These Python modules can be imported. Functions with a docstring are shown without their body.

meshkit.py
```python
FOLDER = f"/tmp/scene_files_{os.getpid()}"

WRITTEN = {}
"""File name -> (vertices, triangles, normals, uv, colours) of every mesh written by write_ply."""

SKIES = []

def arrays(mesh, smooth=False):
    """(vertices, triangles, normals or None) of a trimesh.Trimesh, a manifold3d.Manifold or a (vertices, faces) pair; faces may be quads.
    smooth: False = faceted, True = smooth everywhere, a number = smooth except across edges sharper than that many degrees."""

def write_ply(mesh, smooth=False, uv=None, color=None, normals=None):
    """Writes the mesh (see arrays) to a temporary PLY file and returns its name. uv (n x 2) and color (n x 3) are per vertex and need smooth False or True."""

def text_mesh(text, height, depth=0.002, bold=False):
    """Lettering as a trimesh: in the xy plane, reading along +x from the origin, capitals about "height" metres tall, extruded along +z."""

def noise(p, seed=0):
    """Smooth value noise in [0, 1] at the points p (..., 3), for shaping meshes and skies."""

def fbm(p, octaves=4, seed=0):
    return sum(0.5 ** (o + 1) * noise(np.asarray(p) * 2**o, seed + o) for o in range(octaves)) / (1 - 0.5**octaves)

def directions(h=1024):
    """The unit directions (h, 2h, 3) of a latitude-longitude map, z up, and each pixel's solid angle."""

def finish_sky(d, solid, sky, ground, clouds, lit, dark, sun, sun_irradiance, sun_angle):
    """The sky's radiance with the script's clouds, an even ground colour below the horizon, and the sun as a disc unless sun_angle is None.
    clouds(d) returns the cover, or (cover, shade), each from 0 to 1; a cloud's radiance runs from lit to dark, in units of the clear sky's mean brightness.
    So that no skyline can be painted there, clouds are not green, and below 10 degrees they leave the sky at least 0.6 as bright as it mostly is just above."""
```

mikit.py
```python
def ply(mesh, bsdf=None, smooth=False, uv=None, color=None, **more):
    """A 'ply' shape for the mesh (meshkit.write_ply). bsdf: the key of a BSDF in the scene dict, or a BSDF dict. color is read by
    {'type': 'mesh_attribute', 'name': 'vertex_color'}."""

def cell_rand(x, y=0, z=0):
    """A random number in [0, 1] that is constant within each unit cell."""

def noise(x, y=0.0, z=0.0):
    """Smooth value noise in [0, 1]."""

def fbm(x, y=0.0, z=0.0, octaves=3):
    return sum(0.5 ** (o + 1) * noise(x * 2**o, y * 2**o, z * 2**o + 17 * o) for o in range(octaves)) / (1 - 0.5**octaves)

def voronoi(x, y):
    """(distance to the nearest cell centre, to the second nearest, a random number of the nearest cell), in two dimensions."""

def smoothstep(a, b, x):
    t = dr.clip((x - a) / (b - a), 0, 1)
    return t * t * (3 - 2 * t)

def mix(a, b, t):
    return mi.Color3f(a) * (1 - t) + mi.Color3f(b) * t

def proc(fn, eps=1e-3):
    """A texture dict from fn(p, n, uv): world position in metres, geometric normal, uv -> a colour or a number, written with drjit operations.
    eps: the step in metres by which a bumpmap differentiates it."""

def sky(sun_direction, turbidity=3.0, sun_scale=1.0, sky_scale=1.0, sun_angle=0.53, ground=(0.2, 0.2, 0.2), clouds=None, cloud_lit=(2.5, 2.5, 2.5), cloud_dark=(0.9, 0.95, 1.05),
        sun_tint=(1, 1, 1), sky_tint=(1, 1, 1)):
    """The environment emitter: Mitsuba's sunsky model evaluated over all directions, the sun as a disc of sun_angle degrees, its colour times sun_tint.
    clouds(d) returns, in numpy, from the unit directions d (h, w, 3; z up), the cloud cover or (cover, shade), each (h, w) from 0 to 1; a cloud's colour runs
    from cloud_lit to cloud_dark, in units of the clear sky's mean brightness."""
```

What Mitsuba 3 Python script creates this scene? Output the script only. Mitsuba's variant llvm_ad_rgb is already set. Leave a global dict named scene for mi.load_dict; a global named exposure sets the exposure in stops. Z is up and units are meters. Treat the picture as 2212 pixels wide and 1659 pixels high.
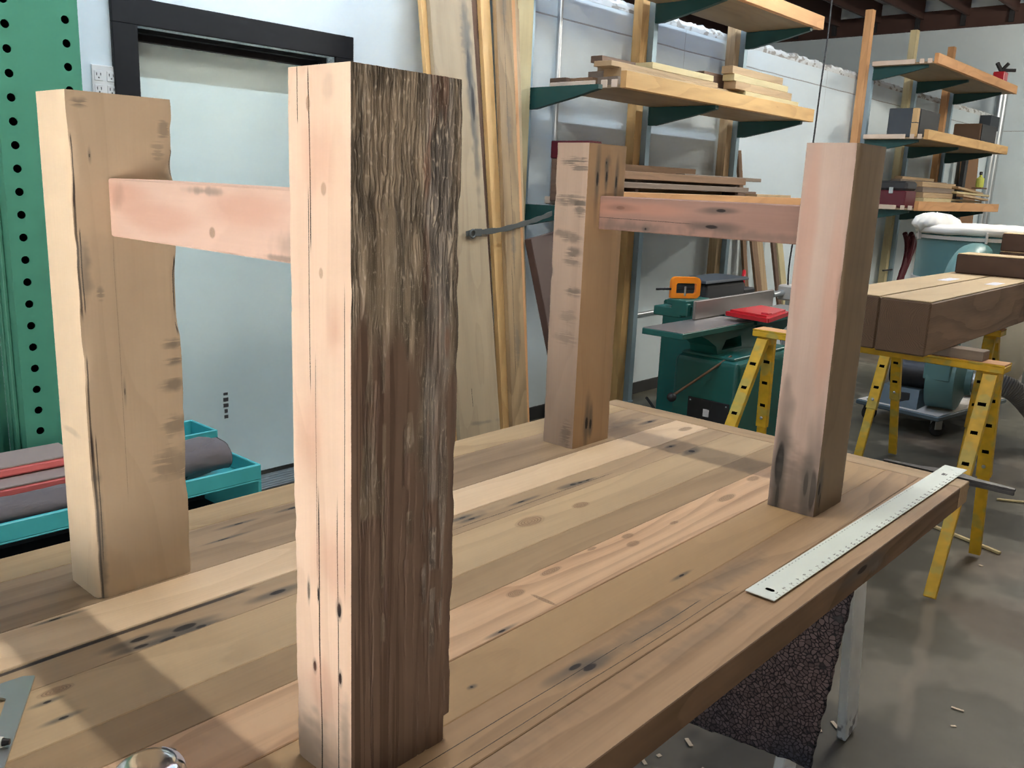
import math, numpy as np, trimesh, shapely.geometry as sg
import drjit as dr, mitsuba as mi
import mikit, meshkit
from mikit import proc, noise, fbm, voronoi, cell_rand, smoothstep, mix

T4 = mi.ScalarTransform4f
rng = np.random.default_rng(7)
scene, labels = {}, {}

# ------------------------------------------------------------------ camera, sky, lamps, exposure
EYE = np.array([-0.48061, -0.47946, 1.48634])
RIGHT = np.array([0.67081082, -0.74057369, 0.03954062])
DOWN = np.array([-0.13860535, -0.17756821, -0.97429877])
FWD = np.array([0.72856119, 0.64808961, -0.22176215])
M = np.eye(4)
M[:3, 0], M[:3, 1], M[:3, 2], M[:3, 3] = -RIGHT, -DOWN, FWD, EYE
scene['camera'] = {'type': 'perspective', 'fov': math.degrees(2 * math.atan(1106 / 1903.854)), 'fov_axis': 'x',
                   'near_clip': 0.02, 'far_clip': 200.0, 'to_world': T4(M)}
scene['sky'] = mikit.sky((-0.3, -0.72, 0.75), turbidity=3.0, sun_scale=3.1, sky_scale=1.5, ground=(0.4, 0.4, 0.39), sun_tint=(0.94, 1.0, 1.16))
LAMP = np.array([1.0, 0.94, 0.83]) * 0.9          # radiance of the fluorescent tubes
LAMP_SITES = [(0.70, 0.56, 1.05, 'y'), (6.0, 0.3, 2.5, 'y'), (10.4, -0.2, 2.9, 'y'), (9.2, -3.6, 0.8, 'y'), (1.9, 1.62, 0.95, 'x'), (4.8, 1.62, 0.8, 'x')]   # x, y, strength, run
exposure = 3.9


# ------------------------------------------------------------------ helpers
def key_of(name, parent=None):
    base = f'{parent}__{name}' if parent else name
    k, i = base, 0
    while k in scene or k in labels or k in USED:
        i += 1
        k = f'{base}_{i:03d}'
    USED.add(k)
    return k


USED = set()


def tag(k, label=None, cat=None, group=None, kind=None):
    d = labels.setdefault(k, {})
    for a, b in (('label', label), ('category', cat), ('group', group), ('kind', kind)):
        if b:
            d[a] = b
    return k


def thing(name, label, cat, group=None, kind=None):
    return tag(key_of(name), label, cat, group, kind)


def put(name, mesh, mat, parent=None, smooth=False, uv=None, label=None, kind=None, **more):
    k = key_of(name, parent)
    scene[k] = mikit.ply(mesh, mat, smooth, uv, **more)
    if label or kind:
        tag(k, label, kind=kind)
    return k


def cat(ms):
    return trimesh.util.concatenate(list(ms))


def hull_pts(pts):
    return trimesh.Trimesh(*_hull(np.asarray(pts, float)), process=False)


def _hull(pts):
    h = trimesh.convex.convex_hull(pts)
    return h.vertices, h.faces


def cbox(a, b, c, bev=0.002):
    """a chamfered box of full size a, b, c about the origin"""
    h = np.array([a, b, c]) / 2
    e = min(bev, 0.45 * h.min())
    if e <= 0:
        return trimesh.creation.box((a, b, c))
    pts = []
    for s in np.ndindex(2, 2, 2):
        s = np.array(s) * 2 - 1
        for k in range(3):
            d = h - e
            d[k] = h[k]
            pts.append(s * d)
    return hull_pts(pts)


def bx(x0, x1, y0, y1, z0, z1, bev=0.003):
    m = cbox(x1 - x0, y1 - y0, z1 - z0, bev)
    m.apply_translation(((x0 + x1) / 2, (y0 + y1) / 2, (z0 + z1) / 2))
    return m


def unit(v):
    v = np.asarray(v, float)
    return v / np.linalg.norm(v)


def ax(xdir, ydir):
    x = unit(xdir)
    z = unit(np.cross(x, ydir))
    return np.array([x, np.cross(z, x), z]).T


def place(m, R=None, t=(0, 0, 0)):
    m = m.copy()
    A = np.eye(4)
    if R is not None:
        A[:3, :3] = R
    A[:3, 3] = t
    m.apply_transform(A)
    return m


def rotz(deg):
    a = math.radians(deg)
    return np.array([[math.cos(a), -math.sin(a), 0], [math.sin(a), math.cos(a), 0], [0, 0, 1]])


def cyl(p, q, r, n=20, r2=None):
    p, q = np.asarray(p, float), np.asarray(q, float)
    d = q - p
    L = np.linalg.norm(d)
    r2 = r if r2 is None else r2
    return place(lathe([(0, 0), (r, 0), (r2, L), (0, L)], n), frame(d), p)


def frame(d):
    z = unit(d)
    x = unit(np.cross([0.3, 1, 0.2] if abs(z[2]) > 0.9 else [0, 0, 1], z))
    return np.array([x, np.cross(z, x), z]).T


def lathe(prof, n=32):
    return trimesh.creation.revolve(np.asarray(prof, float), sections=n)


def tube(pts, r, n=10):
    pts = np.asarray(pts, float)
    t = np.gradient(pts, axis=0)
    x = np.cross(t[0], [0.31, 0.2, 0.93])
    V = []
    for p, d in zip(pts, t):
        d = unit(d)
        x = unit(x - d * (x @ d))
        y = np.cross(d, x)
        a = np.linspace(0, 2 * np.pi, n, endpoint=False)
        V.append(p + r * (np.cos(a)[:, None] * x + np.sin(a)[:, None] * y))
    V = np.vstack(V)
    F = []
    for i in range(len(pts) - 1):
        for j in range(n):
            a, b = i * n + j, i * n + (j + 1) % n
            F += [[a, b, b + n], [a, b + n, a + n]]
    m = len(V)
    V = np.vstack([V, pts[:1], pts[-1:]])
    for j in range(n):
        F.append([m, (j + 1) % n, j])
        F.append([m + 1, m - n + j, m - n + (j + 1) % n])
    return trimesh.Trimesh(V, F, process=False)


def curve(pts, n=40):
    from scipy.interpolate import CubicSpline
    pts = np.asarray(pts, float)
    s = np.r_[0, np.cumsum(np.linalg.norm(np.diff(pts, axis=0), axis=1))]
    return CubicSpline(s, pts)(np.linspace(0, s[-1], n))


def prism(poly, h, R=None, t=(0, 0, 0)):
    g = poly if hasattr(poly, 'exterior') else sg.Polygon(poly)
    return place(trimesh.creation.extrude_polygon(g, h, engine='earcut'), R, t)


XZ = np.array([[1, 0, 0], [0, 0, -1], [0, 1, 0]]).T.T   # profile x,y -> world x,z ; extrude -> -y
XZ = np.array([[1., 0, 0], [0, 0, -1.], [0, 1., 0]])


# ------------------------------------------------------------------ materials
def lin(r, g, b):
    c = np.array([r, g, b]) / 255.0
    return np.where(c < 0.04045, c / 12.92, ((c + 0.055) / 1.055) ** 2.4).tolist()


def mat(name, color, rough=0.6, metallic=0.0, spec=0.4, **kw):
    col = color if isinstance(color, dict) else {'type': 'rgb', 'value': list(map(float, color))}
    scene[name] = {'type': 'twosided', 'b': {'type': 'principled', 'base_color': col, 'roughness': rough, 'metallic': metallic, 'specular': spec, **kw}}
    return name


WOODS, MARKS = [], []


def wd(base, grain, k=0.5, rings=14.0, streak=60.0):
    """a kind of wood: base and grain colour (linear), grain strength, cathedral and streak frequency"""
    WOODS.append([*base, *grain, k, rings, streak])
    return len(WOODS) - 1


def mark(wid, kind, a, v, ra, rv, s=1.0):
    MARKS.append((wid, kind, a, v, ra, rv, s))


ARR = {}


def wood_color(uv, marks):
    if 'w' not in ARR:
        w = np.array(WOODS, np.float32)
        ARR['w'] = [mi.Float(np.ascontiguousarray(w[:, i])) for i in range(w.shape[1])]
        dr.eval(ARR['w'])
    g = ARR['w']
    idf = dr.floor(uv.x * 0.125)
    i = mi.UInt32(dr.clip(idf, 0, len(WOODS) - 1))
    a = uv.x - idf * 8
    end = uv.y > 30
    v = dr.select(end, uv.y - 50, uv.y)
    c = [dr.gather(mi.Float, x, i) for x in g]
    base, dark, k, rings, streak = mi.Color3f(c[0], c[1], c[2]), mi.Color3f(c[3], c[4], c[5]), c[6], c[7], c[8]
    sd = idf * 3.71
    warp = fbm(a * 1.3 + sd, v * 7.0 + sd, 0.0, 2)
    t = v * rings + 5.0 * warp + 0.25 * fbm(a * 9 + sd, v * 40, 3.0, 2)
    fr = t - dr.floor(t)
    ring = smoothstep(0.35, 0.95, fr) * (1 - smoothstep(0.95, 1.0, fr))
    st = fbm(a * 2.2 + sd, v * streak + 2 * warp, 7.0, 3)
    fine = noise(a * 14 + sd, v * 420.0, 2.0)
    amount = dr.clip(k * (0.55 * ring + 1.2 * (st - 0.35)) + 0.12 * (fine - 0.5), 0, 1)
    # end grain: arcs about a pith
    er = dr.sqrt(dr.square(a - 4.02) + dr.square(v + 0.03)) * 160 + 2 * noise(a * 40, v * 40)
    eg = 0.65 + 0.2 * smoothstep(0.2, 0.9, er - dr.floor(er))
    amount = dr.select(end, eg, amount)
    col = mix(base, dark, amount) * (0.86 + 0.28 * fbm(a * 0.9 + sd, v * 4.5, 1.0, 2))
    if marks:
        wob = noise(a * 25 + sd, v * 60) - 0.5
        for (w, kind, ma, mv, ra, rv, s) in MARKS:
            on = dr.select(dr.abs(idf - w) < 0.5, mi.Float(s), 0.0) * dr.select(end, 0.0, 1.0)
            da, dv = (a - ma) / ra, (v - mv) / rv
            if kind == 'hole':
                d = dr.sqrt(da * da + dv * dv) * (1 + 0.5 * wob)
                col = mix(col, (0.055, 0.06, 0.06), on * 0.72 * (1 - smoothstep(0.6, 2.6, dr.sqrt(da * da * 0.30 + dv * dv) * (1 + 0.6 * wob))))
                col = mix(col, (0.012, 0.011, 0.013), on * (1 - smoothstep(0.65, 1.0, d)))
            elif kind == 'pin':
                d = dr.sqrt(da * da + dv * dv) * (1 + 0.4 * wob)
                col = mix(col, (0.30, 0.24, 0.2), on * 0.6 * (1 - smoothstep(0.9, 1.7, d)))
                col = mix(col, (0.012, 0.011, 0.013), on * (1 - smoothstep(0.6, 1.0, d)))
            elif kind == 'knot':
                d = dr.sqrt(da * da + dv * dv) * (1 + 0.25 * wob)
                rr = d * 4.5
                ringk = smoothstep(0.3, 0.9, rr - dr.floor(rr))
                col = mix(col, mix((0.33, 0.2, 0.11), (0.13, 0.07, 0.04), ringk), on * 0.75 * (1 - smoothstep(0.75, 1.25, d)))
            elif kind == 'smudge':
                d = dr.sqrt(da * da + dv * dv)
                col = mix(col, (0.10, 0.095, 0.085), on * (1 - smoothstep(0.2, 1.15, d + 1.1 * (fbm(a * 60 + sd, v * 30, 0.0, 3) - 0.5))))
            elif kind == 'saw':
                d = dr.sqrt(da * da + dv * dv)
                st2 = fbm(a * 420 + sd, v * 26, 0.0, 2)
                col = mix(col, (0.085, 0.075, 0.065), on * smoothstep(0.42, 0.60, st2 + 0.35 * (1 - d)) * (1 - smoothstep(0.3, 1.15, d + 0.8 * (fbm(a * 50 + sd, v * 60, 3.0, 3) - 0.5))))
            elif kind == 'tint':
                d = dr.sqrt(da * da + dv * dv)
                col = mix(col, (0.50, 0.24, 0.17), on * (1 - smoothstep(0.3, 1.1, d + 0.8 * (fbm(a * 8 + sd, v * 40, 0.0, 2) - 0.5))))
            elif kind == 'weather':
                e = smoothstep(-0.02, 0.03, a - ma + 0.26 * (fbm(v * 26 + sd, a * 5.0, 0.0, 3) - 0.5))
                for (c0, w0, lo, hi) in ((0.024, .010, .26, .50), (0.040, .006, .14, .50), (0.070, .005, .20, .50), (0.103, .007, .10, .50), (0.092, .005, .14, .30), (0.115, .006, .12, .50)):
                    rb = smoothstep(0.0, 0.002, w0 * (0.3 + 1.3 * noise(a * 14 + c0 * 900, 1.0)) - dr.abs(v - c0 + 0.012 * (noise(a * 6, c0 * 50) - 0.5)))
                    e = dr.maximum(e, 0.65 * rb * smoothstep(lo, lo + 0.03, a - 0.3) * smoothstep(hi + 0.03, hi, a - 0.3) * smoothstep(0.36, 0.42, noise(a * 30, c0 * 300)))
                wv = 0.004 * (fbm(v * 30, a * 20, 2.0, 2) - 0.5)
                r1 = 1 - dr.abs(2 * noise((v + wv) * 430, a * 30, 3.0) - 1)
                r2 = 1 - dr.abs(2 * noise((v + wv) * 860, a * 60, 7.0) - 1)
                tone = fbm(v * 35, a * 7, 4.0, 3)
                wc = mix((0.105, 0.078, 0.052), (0.205, 0.165, 0.118), tone)
                wc = mix(wc, (0.14, 0.125, 0.112), smoothstep(0.084, 0.094, v) * smoothstep(0.128, 0.118, v) * 0.8)
                wc = mix(wc, (0.15, 0.085, 0.058), 0.8 * smoothstep(0.62, 0.70, fbm(v * 40 + 7, a * 6, 9.0, 3)))
                wc = wc * (0.55 + 0.75 * smoothstep(0.25, 0.75, noise(v * 150, a * 25, 1.0)))
                wc = mix(wc, (0.36, 0.31, 0.245), 0.7 * dr.maximum(smoothstep(0.84, 0.97, r1) * smoothstep(0.3, 0.6, noise(v * 90, a * 40, 5.0)), 0.7 * smoothstep(0.86, 0.98, r2)))
                sc = mix(col, (0.055, 0.03, 0.022), 0.6 * smoothstep(0.58, 0.64, fbm(a * 3, v * 230 + 3 * fbm(a * 3, v * 20, 2.0, 2), 9.0, 2)) * (1 - 0.6 * smoothstep(0.03, 0.09, v)))
                wc = mix(sc, wc, e)
                e = 1.0
                sc = wc
                on1 = dr.select(dr.abs(idf - w) < 0.5, mi.Float(1.0), 0.0) * dr.select(end, 0.0, 1.0)
                col = mix(col, wc, on1)
            elif kind == 'crack':
                line = dr.abs(v - mv - 0.0035 * (noise(a * 9 + sd, mv * 90) - 0.5)) / rv
                taper = 1 - smoothstep(0.8, 1.0, dr.abs(da))
                col = mix(col, (0.02, 0.015, 0.016), on * taper * (1 - smoothstep(0.45, 1.0, line)))
    return dr.clip(col, 0.0, 0.95)


mat('wood', proc(lambda p, n, uv: wood_color(uv, False)), 0.62, spec=0.3)
mat('marked_wood', proc(lambda p, n, uv: wood_color(uv, True)), 0.6, spec=0.3)


def floor_fn(p, n, uv):
    b = fbm(p.x * 0.9, p.y * 0.9, 1.0, 4)
    f = fbm(p.x * 7, p.y * 7, 5.0, 4)
    col = mix((0.042, 0.039, 0.028), (0.085, 0.08, 0.06), smoothstep(0.3, 0.7, b))
    col = mix(col, (0.16, 0.146, 0.115), 0.75 * smoothstep(0.52, 0.66, fbm(p.x * 2.3 + 9, p.y * 3.3, 2.0, 4)))
    col = mix(col, (0.09, 0.06, 0.042), 0.55 * smoothstep(0.56, 0.72, fbm(p.x * 1.7, p.y * 1.7 + 20, 8.0, 3)))
    line = dr.abs(p.y - 0.16 - 0.214 * (p.x - 2.0) + 0.03 * (noise(p.x * 8, 3.0) - 0.5))
    col = mix(col, (0.2, 0.17, 0.132), 0.5 * (1 - smoothstep(0.008, 0.035, line)) * smoothstep(0.35, 0.6, noise(p.x * 4, p.y * 2)))
    return col * (0.82 + 0.36 * f)


mat('concrete', proc(floor_fn), 0.5, spec=0.35)


def wall_fn(p, n, uv):
    col = mix((0.69, 0.78, 0.82), (0.63, 0.72, 0.76), fbm(p.x * 1.5, p.z * 1.5, p.y, 3))
    w = 0.006
    j = 1 - smoothstep(0.5 * w, w, dr.abs(p.z - 2.455 + 0.004 * (noise(p.x * 5) - 0.5)))
    k = p.x - 0.35
    k = dr.abs(k - 2.44 * dr.round(k / 2.44))
    j = dr.maximum(j * smoothstep(2.4, 2.7, p.x), 0.6 * (1 - smoothstep(0.4 * w, 0.8 * w, k)) * smoothstep(2.2, 2.44, p.z) * smoothstep(2.4, 2.7, p.x))
    return mix(col, (0.25, 0.25, 0.25), 0.8 * j)


mat('wall_paint', proc(wall_fn), 0.75, spec=0.2)


def crackle(uv):
    w = 0.006 * (noise(uv.x * 90, uv.y * 90) - 0.5)
    d1, d2, r = voronoi((uv.x + w) * 96, (uv.y - w) * 104)
    return smoothstep(0.05, 0.30, d2 - d1), r


def mat_fn(p, n, uv):
    edge, r = crackle(uv)
    top = mix((0.030, 0.034, 0.050), (0.12, 0.085, 0.086), smoothstep(0.5, 0.75, fbm(uv.x * 3.2 + 4, uv.y * 2.2, 2.0, 3)))
    return mix((0.010, 0.010, 0.013), top * (0.65 + 0.6 * r), edge)


mat('hide_base', proc(mat_fn), 0.55, spec=0.5)
hb_ = scene.pop('hide_base')
scene['crackled_hide'] = {'type': 'twosided', 'b': {'type': 'bumpmap', 'scale': 0.003, 'tex': proc(lambda p, n, uv: crackle(uv)[0], 0.0008), 'bsdf': hb_['b']}}


def yellow_fn(p, n, uv):
    d = smoothstep(0.52, 0.66, fbm(p.x * 18, p.y * 18, p.z * 18, 3))
    return mix((0.58, 0.35, 0.02), (0.42, 0.37, 0.10), 0.6 * d) * (0.8 + 0.3 * fbm(p.x * 40, p.y * 40, p.z * 40, 2))


mat('yellow_paint', proc(yellow_fn), 0.45)


def scuffed_white(p, n, uv):
    c = mix((0.66, 0.68, 0.66), (0.52, 0.55, 0.53), fbm(p.x * 12, p.y * 12, p.z * 12, 3))
    return mix(c, (0.2, 0.2, 0.2), smoothstep(0.5, 0.62, fbm(p.x * 60, p.y * 60, p.z * 40, 2)) * (1 - smoothstep(0.04, 0.09, p.z)))


mat('white_scuffed', proc(scuffed_white), 0.5)

mat('door_black', (0.006, 0.0065, 0.008), 0.5, spec=0.25)
mat('door_paint', (0.70, 0.83, 0.82), 0.42, spec=0.5)
mat('green_enamel', (0.065, 0.245, 0.17), 0.32, spec=0.5)
mat('teal_enamel', (0.06, 0.40, 0.42), 0.4, spec=0.5)
mat('jointer_green', (0.009, 0.080, 0.068), 0.35, spec=0.5)
mat('bracket_green', (0.008, 0.045, 0.042), 0.5)
mat('rack_steel', (0.30, 0.42, 0.50), 0.45, metallic=0.5)
mat('galvanised', (0.55, 0.58, 0.60), 0.35, metallic=0.9)
mat('cast_iron', (0.28, 0.26, 0.25), 0.38, metallic=0.7)
mat('aluminium', (0.70, 0.79, 0.76), 0.4, metallic=0.1)
mat('chrome', (0.72, 0.72, 0.70), 0.12, metallic=1.0)
mat('black_plastic', (0.012, 0.012, 0.014), 0.45)
mat('black_rubber', (0.02, 0.02, 0.021), 0.7)
mat('hole_black', (0.002, 0.002, 0.002), 0.9, spec=0.0)
mat('dark_joist', (0.060, 0.030, 0.024), 0.75)
mat('deck_white', (0.55, 0.55, 0.54), 0.8)
mat('orange_paint', (0.85, 0.26, 0.02), 0.4)
mat('red_plastic', (0.42, 0.012, 0.02), 0.25, spec=0.6)
mat('dark_red', (0.085, 0.010, 0.017), 0.5)
mat('coral_foam', (0.62, 0.14, 0.13), 0.7)
mat('taupe_board', (0.27, 0.21, 0.19), 0.8)
mat('grey_felt', (0.14, 0.125, 0.13), 0.95, spec=0.05)
mat('dust_teal', (0.095, 0.20, 0.20), 0.4, spec=0.5)
mat('dust_blue', (0.075, 0.105, 0.12), 0.45)
mat('white_cloth', (0.72, 0.70, 0.64), 0.9, spec=0.05)
mat('clear_bag', (0.50, 0.47, 0.38), 0.5)
mat('grey_band', (0.48, 0.45, 0.41), 0.6)
mat('white_plastic', (0.72, 0.73, 0.72), 0.4)
mat('slot_grey', (0.06, 0.06, 0.06), 0.6)
mat('paper_white', (0.70, 0.71, 0.76), 0.8)
mat('box_grey', (0.036, 0.043, 0.052), 0.6)
mat('box_black', (0.022, 0.022, 0.024), 0.6)
mat('box_brown', (0.10, 0.055, 0.03), 0.55)
mat('kraft_tape', (0.46, 0.30, 0.14), 0.6)
mat('hose_grey', (0.16, 0.155, 0.145), 0.55)
mat('label_yellow', (0.75, 0.55, 0.03), 0.5)
mat('bottle_green', (0.55, 0.6, 0.12), 0.4)
mat('ink', (0.10, 0.11, 0.12), 0.6)
mat('blue_plastic', (0.03, 0.08, 0.5), 0.4)
mat('strap_grey', (0.07, 0.075, 0.07), 0.8)
mat('steel_plate', (0.40, 0.43, 0.43), 0.35, metallic=0.8)
mat('chip_pale', (0.62, 0.52, 0.40), 0.8)
mat('brown_sheet', (0.075, 0.045, 0.036), 0.6)
mat('masonite', (0.24, 0.12, 0.055), 0.7)
mat('asphalt', (0.60, 0.58, 0.54), 0.9)
mat('neighbour_wall', (0.10, 0.09, 0.08), 0.9)
mat('tar', (0.03, 0.03, 0.03), 0.8)

# wood kinds
YELLOW = wd((0.62, 0.40, 0.17), (0.42, 0.22, 0.08), 0.55, 9, 26)
ORANGE = wd((0.60, 0.33, 0.15), (0.42, 0.19, 0.07), 0.55, 9, 26)
TAN = wd((0.47, 0.34, 0.20), (0.27, 0.17, 0.09), 0.55, 14, 40)
PALE = wd((0.56, 0.48, 0.28), (0.42, 0.34, 0.18), 0.4, 10, 40)
BROWN = wd((0.24, 0.145, 0.085), (0.12, 0.065, 0.035), 0.55, 14, 50)
UMBER = wd((0.155, 0.095, 0.065), (0.075, 0.045, 0.03), 0.5, 14, 50)
GREYBR = wd((0.21, 0.165, 0.13), (0.11, 0.08, 0.06), 0.5, 14, 50)
PLY = wd((0.27, 0.20, 0.12), (0.19, 0.13, 0.075), 0.35, 5, 14)
CREAM = wd((0.62, 0.50, 0.40), (0.46, 0.36, 0.28), 0.4, 5, 20)

BOXES = {}


def wood_mesh(L, W, T, wid, off=None, bev=0.002, side=None):
    """a board with its grain along x; (mesh with split triangles, uv)"""
    kk = (round(L, 4), round(W, 4), round(T, 4), round(bev, 5))
    if kk not in BOXES:
        m = cbox(L, W, T, bev)
        v = m.vertices[m.faces].reshape(-1, 3)
        n = np.repeat(m.face_normals, 3, axis=0)
        BOXES[kk] = v, n
    v, n = BOXES[kk]
    off = float(rng.uniform(0, 1.0)) if off is None else off
    big = np.abs(n).argmax(1)
    u = wid * 8 + np.clip(v[:, 0] + L / 2 + 0.3 + off, 0, 7.95)
    w = np.select([big == 2, big == 1], [v[:, 1] + W / 2, v[:, 2] + W + T / 2], 50 + v[:, 1] + W / 2)
    u = np.where(big == 0, wid * 8 + 4 + v[:, 2], u)
    if side is not None:            # the unplaned old edge of the board
        u = np.where((big == 1) & (n[:, 1] < 0), u + (side - wid) * 8, u)
    return (v, np.arange(len(v)).reshape(-1, 3)), np.stack([u, w], 1)


def board(parent, name, L, W, T, c, R, wid, m='wood', bev=0.002, off=None, label=None, side=None):
    (v, f), uv = wood_mesh(L, W, T, wid, off, bev, side)
    return put(name, (v @ R.T + np.asarray(c), f), m, parent, False, uv, label)


def bar(parent, name, x0, x1, y0, y1, z0, z1, wid, grain='x', m='wood', bev=0.002, off=None, label=None, side=None):
    """an axis-aligned board"""
    s = np.array([x1 - x0, y1 - y0, z1 - z0])
    c = np.array([x0 + x1, y0 + y1, z0 + z1]) / 2
    R = {'x': ax([1, 0, 0], [0, 1, 0]), 'y': ax([0, 1, 0], [-1, 0, 0]), 'z': ax([0, 0, 1], [1, 0, 0]), 'zy': ax([0, 0, 1], [0, 1, 0]), 'xz': ax([1, 0, 0], [0, 0, 1]), 'yz': ax([0, 1, 0], [0, 0, 1])}[grain]
    L, W, T = np.abs(R.T @ s)
    return board(parent, name, L, W, T, c, R, wid, m, bev, off, label, side)


# ------------------------------------------------------------------ the room
NY, FX, WX, SY = 3.09, 13.42, -2.75, -6.5     # north wall face, far wall, west wall, south wall
put('floor', bx(WX, FX + 0.2, SY, 8.4, -0.2, 0, 0), 'concrete')
tag('floor', 'stained grey concrete workshop floor', kind='structure')
DX0, DX1, DZ = 1.235, 2.185, 2.03


def rough_top(x0, x1):
    n = int((x1 - x0) / 0.02)
    xs = np.linspace(x0, x1, n)
    q = np.stack([xs * 9, xs * 0, xs * 0], 1)
    h = 2.636 + 0.014 * (meshkit.fbm(q, 4, 3) - 0.5) + 0.012 * np.clip((meshkit.noise(q * 4, 9) - 0.5) * 4, 0, 1)
    lip = 0.002 + 0.006 * meshkit.noise(q * 2, 5)
    V, F = [], []
    for x, hh, l in zip(xs, h, lip):
        V += [[x, NY - l * 0.3, 2.595], [x, NY - l, hh - 0.015], [x, NY + 0.01, hh + 0.012], [x, NY + 0.1, hh + 0.015], [x, NY + 0.2, hh], [x, NY + 0.2, 2.58]]
    for i in range(n - 1):
        for j in range(6):
            a, b = 6 * i + j, 6 * i + (j + 1) % 6
            F += [[a, a + 6, b + 6], [a, b + 6, b]]
    F += [[0, 1, 2], [0, 2, 3], [0, 3, 4], [0, 4, 5]]
    return trimesh.Trimesh(V, F, process=False)


put('wall_north', cat([bx(WX, DX0, NY, NY + 0.2, 0, 2.6, 0), bx(DX1, FX, NY, NY + 0.2, 0, 2.6, 0), bx(DX0, DX1, NY, NY + 0.2, DZ, 2.6, 0)]), 'wall_paint')
tag('wall_north', 'white painted block wall behind the racks', kind='structure')
mat('mortar', proc(lambda p, n, uv: mix((0.66, 0.70, 0.71), (0.34, 0.33, 0.31), smoothstep(0.52, 0.66, fbm(p.x * 14, p.z * 30, 0.0, 3)))), 0.9, spec=0.1)
put('mortar_cap', rough_top(WX, FX), 'mortar', 'wall_north', label='rough broken mortar along the wall top')
put('wall_far', bx(FX, FX + 0.2, SY, 8.4, 0, 4.3, 0), 'wall_paint')
tag('wall_far', 'pale grey end wall under the roof framing', kind='structure')
put('wall_back', bx(WX, FX, 8.2, 8.4, 0, 4.3, 0), 'wall_paint')
tag('wall_back', 'plain wall beyond the low block wall', kind='structure')
mat('plywood_dark', (0.16, 0.115, 0.075), 0.8)
put('wall_south', bx(WX, FX, SY - 0.2, SY, 0, 4.3, 0), 'plywood_dark')
tag('wall_south', 'bare brown boarded side wall', kind='structure')
OY0, OY1, OZ = -6.3, 0.7, 1.65                 # the open roll-up doorway in the west wall
put('wall_west', cat([bx(WX - 0.2, WX, SY, OY0, 0, 4.3, 0), bx(WX - 0.2, WX, OY1, 8.4, 0, 4.3, 0), bx(WX - 0.2, WX, OY0, OY1, OZ, 4.3, 0)]), 'wall_paint')
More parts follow.
